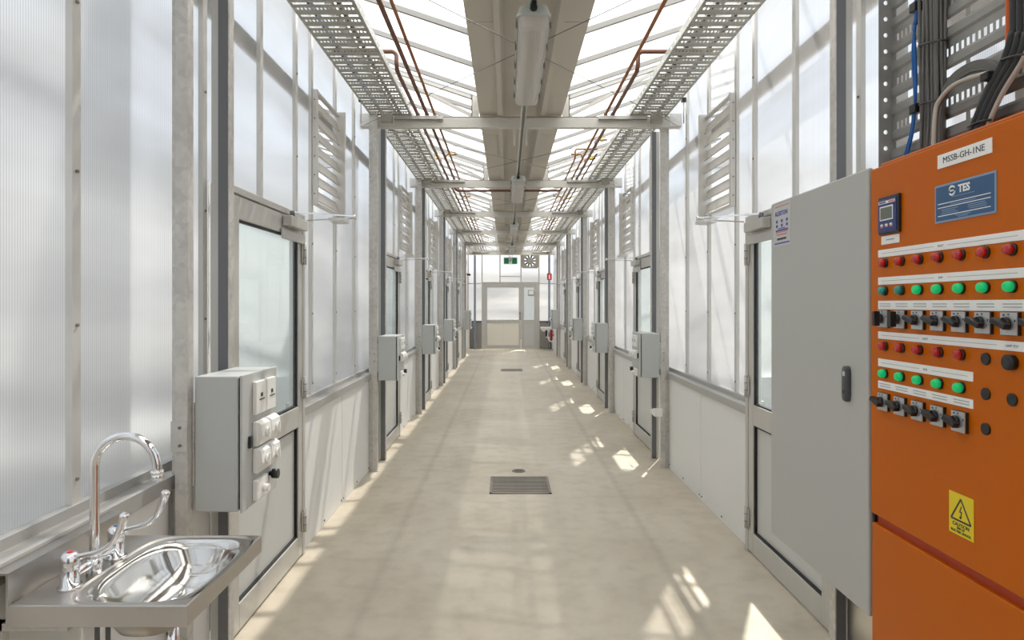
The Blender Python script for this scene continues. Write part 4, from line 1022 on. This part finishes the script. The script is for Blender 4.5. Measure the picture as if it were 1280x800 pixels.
# ------------------------------------------------------------------ upright cable tray and cables above the switchboard
TX = 1.478
t = thing('upright_cable_tray', 'dark perforated cable tray standing upright above the orange switchboard', 'cable tray', (TX, 2.05, 2.12))
sec = tray_bm(2.121, 3.42, 1.65, 2.45, lambda a, b, h: (TX-h, b, a), 2).build('tray_base', 'dull_tray', t, recalc=False)
flange_bm(2.121, 3.42, 0, .055, lambda a, h: (TX-h, 2.45, a)).build('side_flange', 'dull_tray', t, recalc=False)
flange_bm(2.121, 3.42, 0, .055, lambda a, h: (TX-h, 1.65, a)).build('side_flange', 'dull_tray', t, recalc=False)
for z in (2.6, 3.3): MB().box(TX+.001, TX+.16, 1.7, 2.4, z, z+.04).build('support_channel', 'galv', t)
def strand(pts, r, n=7, sub=5): return MB().tube(catmull(pts, sub), r, n)
def T(x, y, d):
    """photo pixel to a point d metres in front of the upright tray"""
    X = TX-d; Y = 800*X/(x-633.5); return (X, Y, CAM_H+(379.5-y)*Y/800)
def drop(p, z=2.119): return (p[0], p[1], z)
def rise(p, z=3.4): return (p[0], p[1], z)
t = thing('blue_cable', 'pair of blue data cables clipped to the upright tray', 'cable', (TX-.02, 2.27, 2.12))
for e in (0, 3.0):
    q = [T(1131+e, 196, .02), T(1139+e*.6, 165, .02), T(1142.5+e*.3, 138, .02), T(1144-e*.6+1, 110, .02), T(1142.5-e+1.5, 66, .02), T(1142.5+e*.5, 30, .02), T(1145+e*.4, 5, .02)]
    strand([drop(q[0])]+q+[rise(q[-1])], .0050).build('cable', 'blue_cable', t)
for py in (9, 136):
    p = T(1144.5, py, .02); MB().box(TX-.034, TX-.001, p[1]-.017, p[1]+.017, p[2]-.016, p[2]+.016).build('clip', 'black', t, .003)
t = thing('cable_bundle', 'thick bundle of grey cables tied vertically on the upright tray', 'cable', (TX-.03, 2.16, 2.12))
random.seed(3)
yb0, yb1 = T(1180, 60, .02)[1], T(1153, 60, .02)[1]
for k in range(18):
    yy = yb0+.004+(yb1-yb0-.008)*k/17 + random.uniform(-.002, .002); dd = .010 + .009*(k % 3) + random.uniform(0, .003)
    ph = random.uniform(0, 6)
    strand([(TX-dd, yy+.010*math.sin(ph+z*5)*(.5 if 2.3 < z < 3.1 else 1)+(.008 if z < 2.25 else 0), z) for z in (2.119, 2.25, 2.40, 2.55, 2.70, 2.85, 3.0, 3.2, 3.4)], .0056, 6, 3).build('cable', 'grey_cable', t)
for py in (53, 127):
    MB().tube(catmull([T(1148, py+4, .004), T(1150, py+4, .04), T(1158, py+1, .048), T(1172, py-2, .048), T(1180, py-3, .04), T(1183, py-3, .004)], 5), .0035, 6).build('cable_tie', 'black', t)
t = thing('looped_cables', 'grey cables looping over to the right from the tied bundle', 'cable', (TX-.05, 2.0, 2.12))
for k in range(5):
    e = k*2.6
    q = [T(1174-e*.1, 178, .05), T(1174+e*.1, 145, .052), T(1177+e*.2, 122+e*.2, .05), T(1189+e*.3, 97+e*.8, .048), T(1210, 81+e, .046), T(1230-e*.1, 76+e, .045), T(1245-e*.6, 80+e*.9, .044), T(1251-e, 90+e*.4, .042), T(1249-e, 101, .04), T(1240-e*.8, 113, .038), T(1228-e*.6, 140, .034)]
    strand([drop(q[0])]+q+[drop(q[-1])], .0058).build('cable', 'grey_cable', t)
q = [T(1167, 180, .062), T(1169, 142, .064), T(1174, 126, .062), T(1190, 108, .06), T(1210, 98, .058), T(1236, 91, .055)]
strand([drop(q[0])]+q, .0070).build('pale_cable', 'lgrey_cable', t)
p = T(1239, 95, .05); MB().box(p[0]-.02, p[0]+.02, p[1]-.012, p[1]+.02, p[2]-.012, p[2]+.012).build('cable_tie', 'black', t, .003)
t = thing('feeder_cables', 'heavy black power cables bending down into the switchboard at the right', 'cable', (TX-.05, 1.85, 2.12))
for k, (mt_, r) in enumerate((('black_cable', .0135), ('black_cable', .0135), ('black_cable', .0125), ('lgrey_cable', .007))):
    e = 8.5*k if k < 3 else 22
    q = [T(1216+e*.75, 166, .055), T(1224+e*.75, 143, .055), T(1238+e*.8, 112, .05), T(1258+e, 72, .045), T(1267+e, 40, .042), T(1269+e, 5, .04)]
    strand([drop(q[0])]+q+[rise(q[-1])], r, 9).build('cable', mt_, t)
q = [T(1243, 110, .035), T(1254, 86, .03), T(1260, 62, .028), T(1261.5, 5, .028)]
strand(q+[rise(q[-1])], .009, 8).build('orange_cable', 'orange_cable', t)
for a_, b_, py in ((1251, 1292, 70), (1210, 1240, 153)):
    MB().tube(catmull([T(a_, py+6, .01), T(a_+3, py+4, .065), T((a_+b_)/2, py-1, .075), T(b_-3, py-3, .068), T(b_, py-3, .01)], 5), .0038, 6).build('cable_tie', 'black', t)
for k in range(3):
    p = drop(T(1216+8.5*k*.75, 166, .055)); MB().tube([p, (p[0], p[1], 2.142)], .018, 12).build('cable_gland', 'black', t)

# ------------------------------------------------------------------ fittings on the end wall
x0, z1 = E(651.8, 317); x1, z0 = E(673, 335.6)
t = thing('exhaust_fan', 'square exhaust fan with round blades above the far right door leaf', 'fan', ((x0+x1)/2, END-.1, z0))
cx_, cz_ = (x0+x1)/2, (z0+z1)/2; hw = (x1-x0)/2; hh = (z1-z0)/2; N_ = 32; R_ = .205
mb = MB()
for yy in (END-.10, END-.02):
    mb.v += [(cx_+R_*math.cos(2*PI*k/N_), yy, cz_+R_*math.sin(2*PI*k/N_)) for k in range(N_)]
    for k in range(N_):
        a = 2*PI*k/N_; c_, s_ = math.cos(a), math.sin(a); m_ = min(hw/abs(c_) if abs(c_) > 1e-6 else 9, hh/abs(s_) if abs(s_) > 1e-6 else 9)
        mb.v.append((cx_+c_*m_, yy, cz_+s_*m_))
for k in range(N_):
    j = (k+1) % N_
    mb.face((k, j, N_+j, N_+k)); mb.face((2*N_+k, 3*N_+k, 3*N_+j, 2*N_+j)); mb.face((k, 2*N_+k, 2*N_+j, j)); mb.face((N_+k, N_+j, 3*N_+j, 3*N_+k))
mb.build('housing', 'fan', t)
MB().cyl((cx_, END-.08, cz_), (cx_, END-.03, cz_), .10, 20).build('hub', 'fan', t)
for k in range(10):
    a = 2*PI*k/10; d = Vector((math.cos(a), 0, math.sin(a))); q = Vector((-math.sin(a), 0, math.cos(a)))
    MB().obox(Vector((cx_, END-.05, cz_))+d*.15, d*.056, (q*.030)+Vector((0, .012, 0)), Vector((0, .004, 0))).build('blade', 'fan_dark', t)
x0, z1 = E(630.2, 323.4); x1, z0 = E(646, 330.4); yy = END-.35
t = thing('exit_sign', 'green and white exit sign hanging above the far double door', 'sign', ((x0+x1)/2, yy, z0))
MB().box(x0-.02, x1+.02, yy, yy+.04, z0-.02, z1+.03).build('board', 'white', t, .006)
w3 = (x1-x0)
MB().box(x0, x0+w3*.36, yy-.004, yy, z0, z1).build('green_panel', 'green_sign', t); MB().box(x1-w3*.38, x1, yy-.004, yy, z0, z1).build('green_panel', 'green_sign', t)
cm = x0+w3*.49; zc = (z0+z1)/2; f_ = MB()
f_.cyl((cm+.012, yy, zc+.055), (cm+.012, yy-.004, zc+.055), .014, 12)
for a, b, wd in (((cm+.005, zc+.04), (cm-.01, zc-.005), .022), ((cm-.01, zc-.005), (cm+.02, zc-.03), .013), ((cm+.02, zc-.03), (cm+.012, zc-.065), .012), ((cm-.01, zc-.005), (cm-.028, zc-.035), .013), ((cm-.028, zc-.035), (cm-.05, zc-.038), .012), ((cm+.005, zc+.035), (cm+.035, zc+.01), .009), ((cm, zc+.035), (cm-.03, zc+.012), .009)):
    f_.bar((a[0], yy-.002, a[1]), (b[0], yy-.002, b[1]), wd, .003, up=(0, 1, 0))
f_.build('running_figure', 'green_sign', t)
MB().cyl((cm, yy+.02, z1+.03), (cm, yy+.02, 3.35), .01, 8).build('drop_rod', 'alu', t)
x0, z1 = E(683.4, 342); x1, z0 = E(689.2, 350.2); yy = END-.19
t = thing('extinguisher_sign', 'red sign with a white extinguisher shape on the far right post', 'sign', ((x0+x1)/2, yy, z0))
MB().box(x0, x1, yy, yy+.015, z0, z1).build('plate', 'red_sign', t)
cm = (x0+x1)/2
MB().box(cm-.026, cm+.026, yy-.003, yy, z0+.03, z1-.07).box(cm-.012, cm+.012, yy-.003, yy, z1-.07, z1-.035).box(cm-.012, cm+.035, yy-.003, yy, z1-.045, z1-.033).build('extinguisher_symbol', 'white_lab', t)
x, z = E(677, 313)
t = thing('warning_tag', 'yellow valve tag with a red centre hanging near the far ceiling', 'tag', (x, END-.3, z-.06))
MB().tube([(x, END-.30, z), (x, END-.32, z)], .06, 16).build('tag_disc', 'lever_yellow', t); MB().tube([(x, END-.32, z), (x, END-.325, z)], .032, 14).build('tag_centre', 'red_sign', t)
MB().cyl((x, END-.31, z+.05), (x, END-.31, 3.70), .005, 6).build('hanger_wire', 'steel_grey', t)
# camera on the far left
x, z = E(587, 344.2)
t = thing('security_camera', 'black and white security camera on an arm at the far left corner', 'camera', (x, END-.5, z))
MB().tube([(-1.40, END-.5, z-.01), (x-.06, END-.5, z-.01), (x-.03, END-.5, z+.0)], .015, 8).build('arm', 'white', t)
MB().tube([(x-.05, END-.52, z+.01), (x+.05, END-.62, z-.01)], .035, 12).build('camera_body', 'black', t)
MB().box(x-.06, x+.03, END-.58, END-.5, z+.035, z+.05).build('sun_shield', 'white', t)
# far basin and hose on the right
zb = E(0, 409)[1]
t = thing('far_basin', 'small white hand basin at the far right corner by the end door', 'sink', (1.5, END-.75, zb-.1))
MB().rings([rounded_rect(1.37, END-.7, .13, .2, .05, zb-.12), rounded_rect(1.37, END-.7, .19, .25, .06, zb-.03), rounded_rect(1.37, END-.7, .2, .26, .06, zb+.03), rounded_rect(1.37, END-.7, .17, .23, .05, zb+.03), rounded_rect(1.37, END-.7, .12, .18, .05, zb-.05)], True, True, True).build('bowl', 'white', t)
MB().tube([(1.50, END-.7, zb+.03), (1.50, END-.7, zb+.2), (1.44, END-.7, zb+.22), (1.39, END-.7, zb+.18)], .014, 8).build('tap', 'black', t)
MB().tube([(1.37, END-.7, zb-.12), (1.37, END-.7, .45), (1.58, END-.7, .42)], .02, 8).build('trap', 'white', t)
yy = 20.2; k_ = yy/800
t = thing('hose_reel', 'red and black hose hung with a white loop below the far right box', 'hose', (1.42, yy, .5))
MB().box(1.37, 1.44, yy-.05, yy+.05, .46, .80).build('red_bottle', 'hose_red', t, .02)
MB().tube(catmull([(1.30, yy-.03, .78), (1.29, yy-.03, .6), (1.34, yy-.04, .46), (1.42, yy-.04, .42), (1.49, yy-.03, .5), (1.50, yy, .72), (1.48, yy, .9)], 6), .02, 8).build('white_loop', 'white', t)
MB().box(1.22, 1.28, yy-.04, yy+.04, .58, .78).build('black_nozzle', 'black', t, .01)
MB().box(1.28, 1.515, yy+.03, yy+.06, .70, .74).build('hook_bracket', 'galv', t)
MB().box(1.44, 1.515, yy-.02, yy+.06, .60, .66).build('mount', 'steel_grey', t)
# notice on the far right leaf
x0, z1 = E(660, 362.5); x1, z0 = E(667.3, 370)
t = thing('notice', 'small framed notice stuck on the glass of the far right door leaf', 'notice', ((x0+x1)/2, END-.05, z0))
MB().box(x0, x1, END-.048, END-.036, z0, z1).build('frame', 'block', t); MB().box(x0+.02, x1-.02, END-.052, END-.048, z0+.05, z1-.02).build('paper', 'white_lab', t)
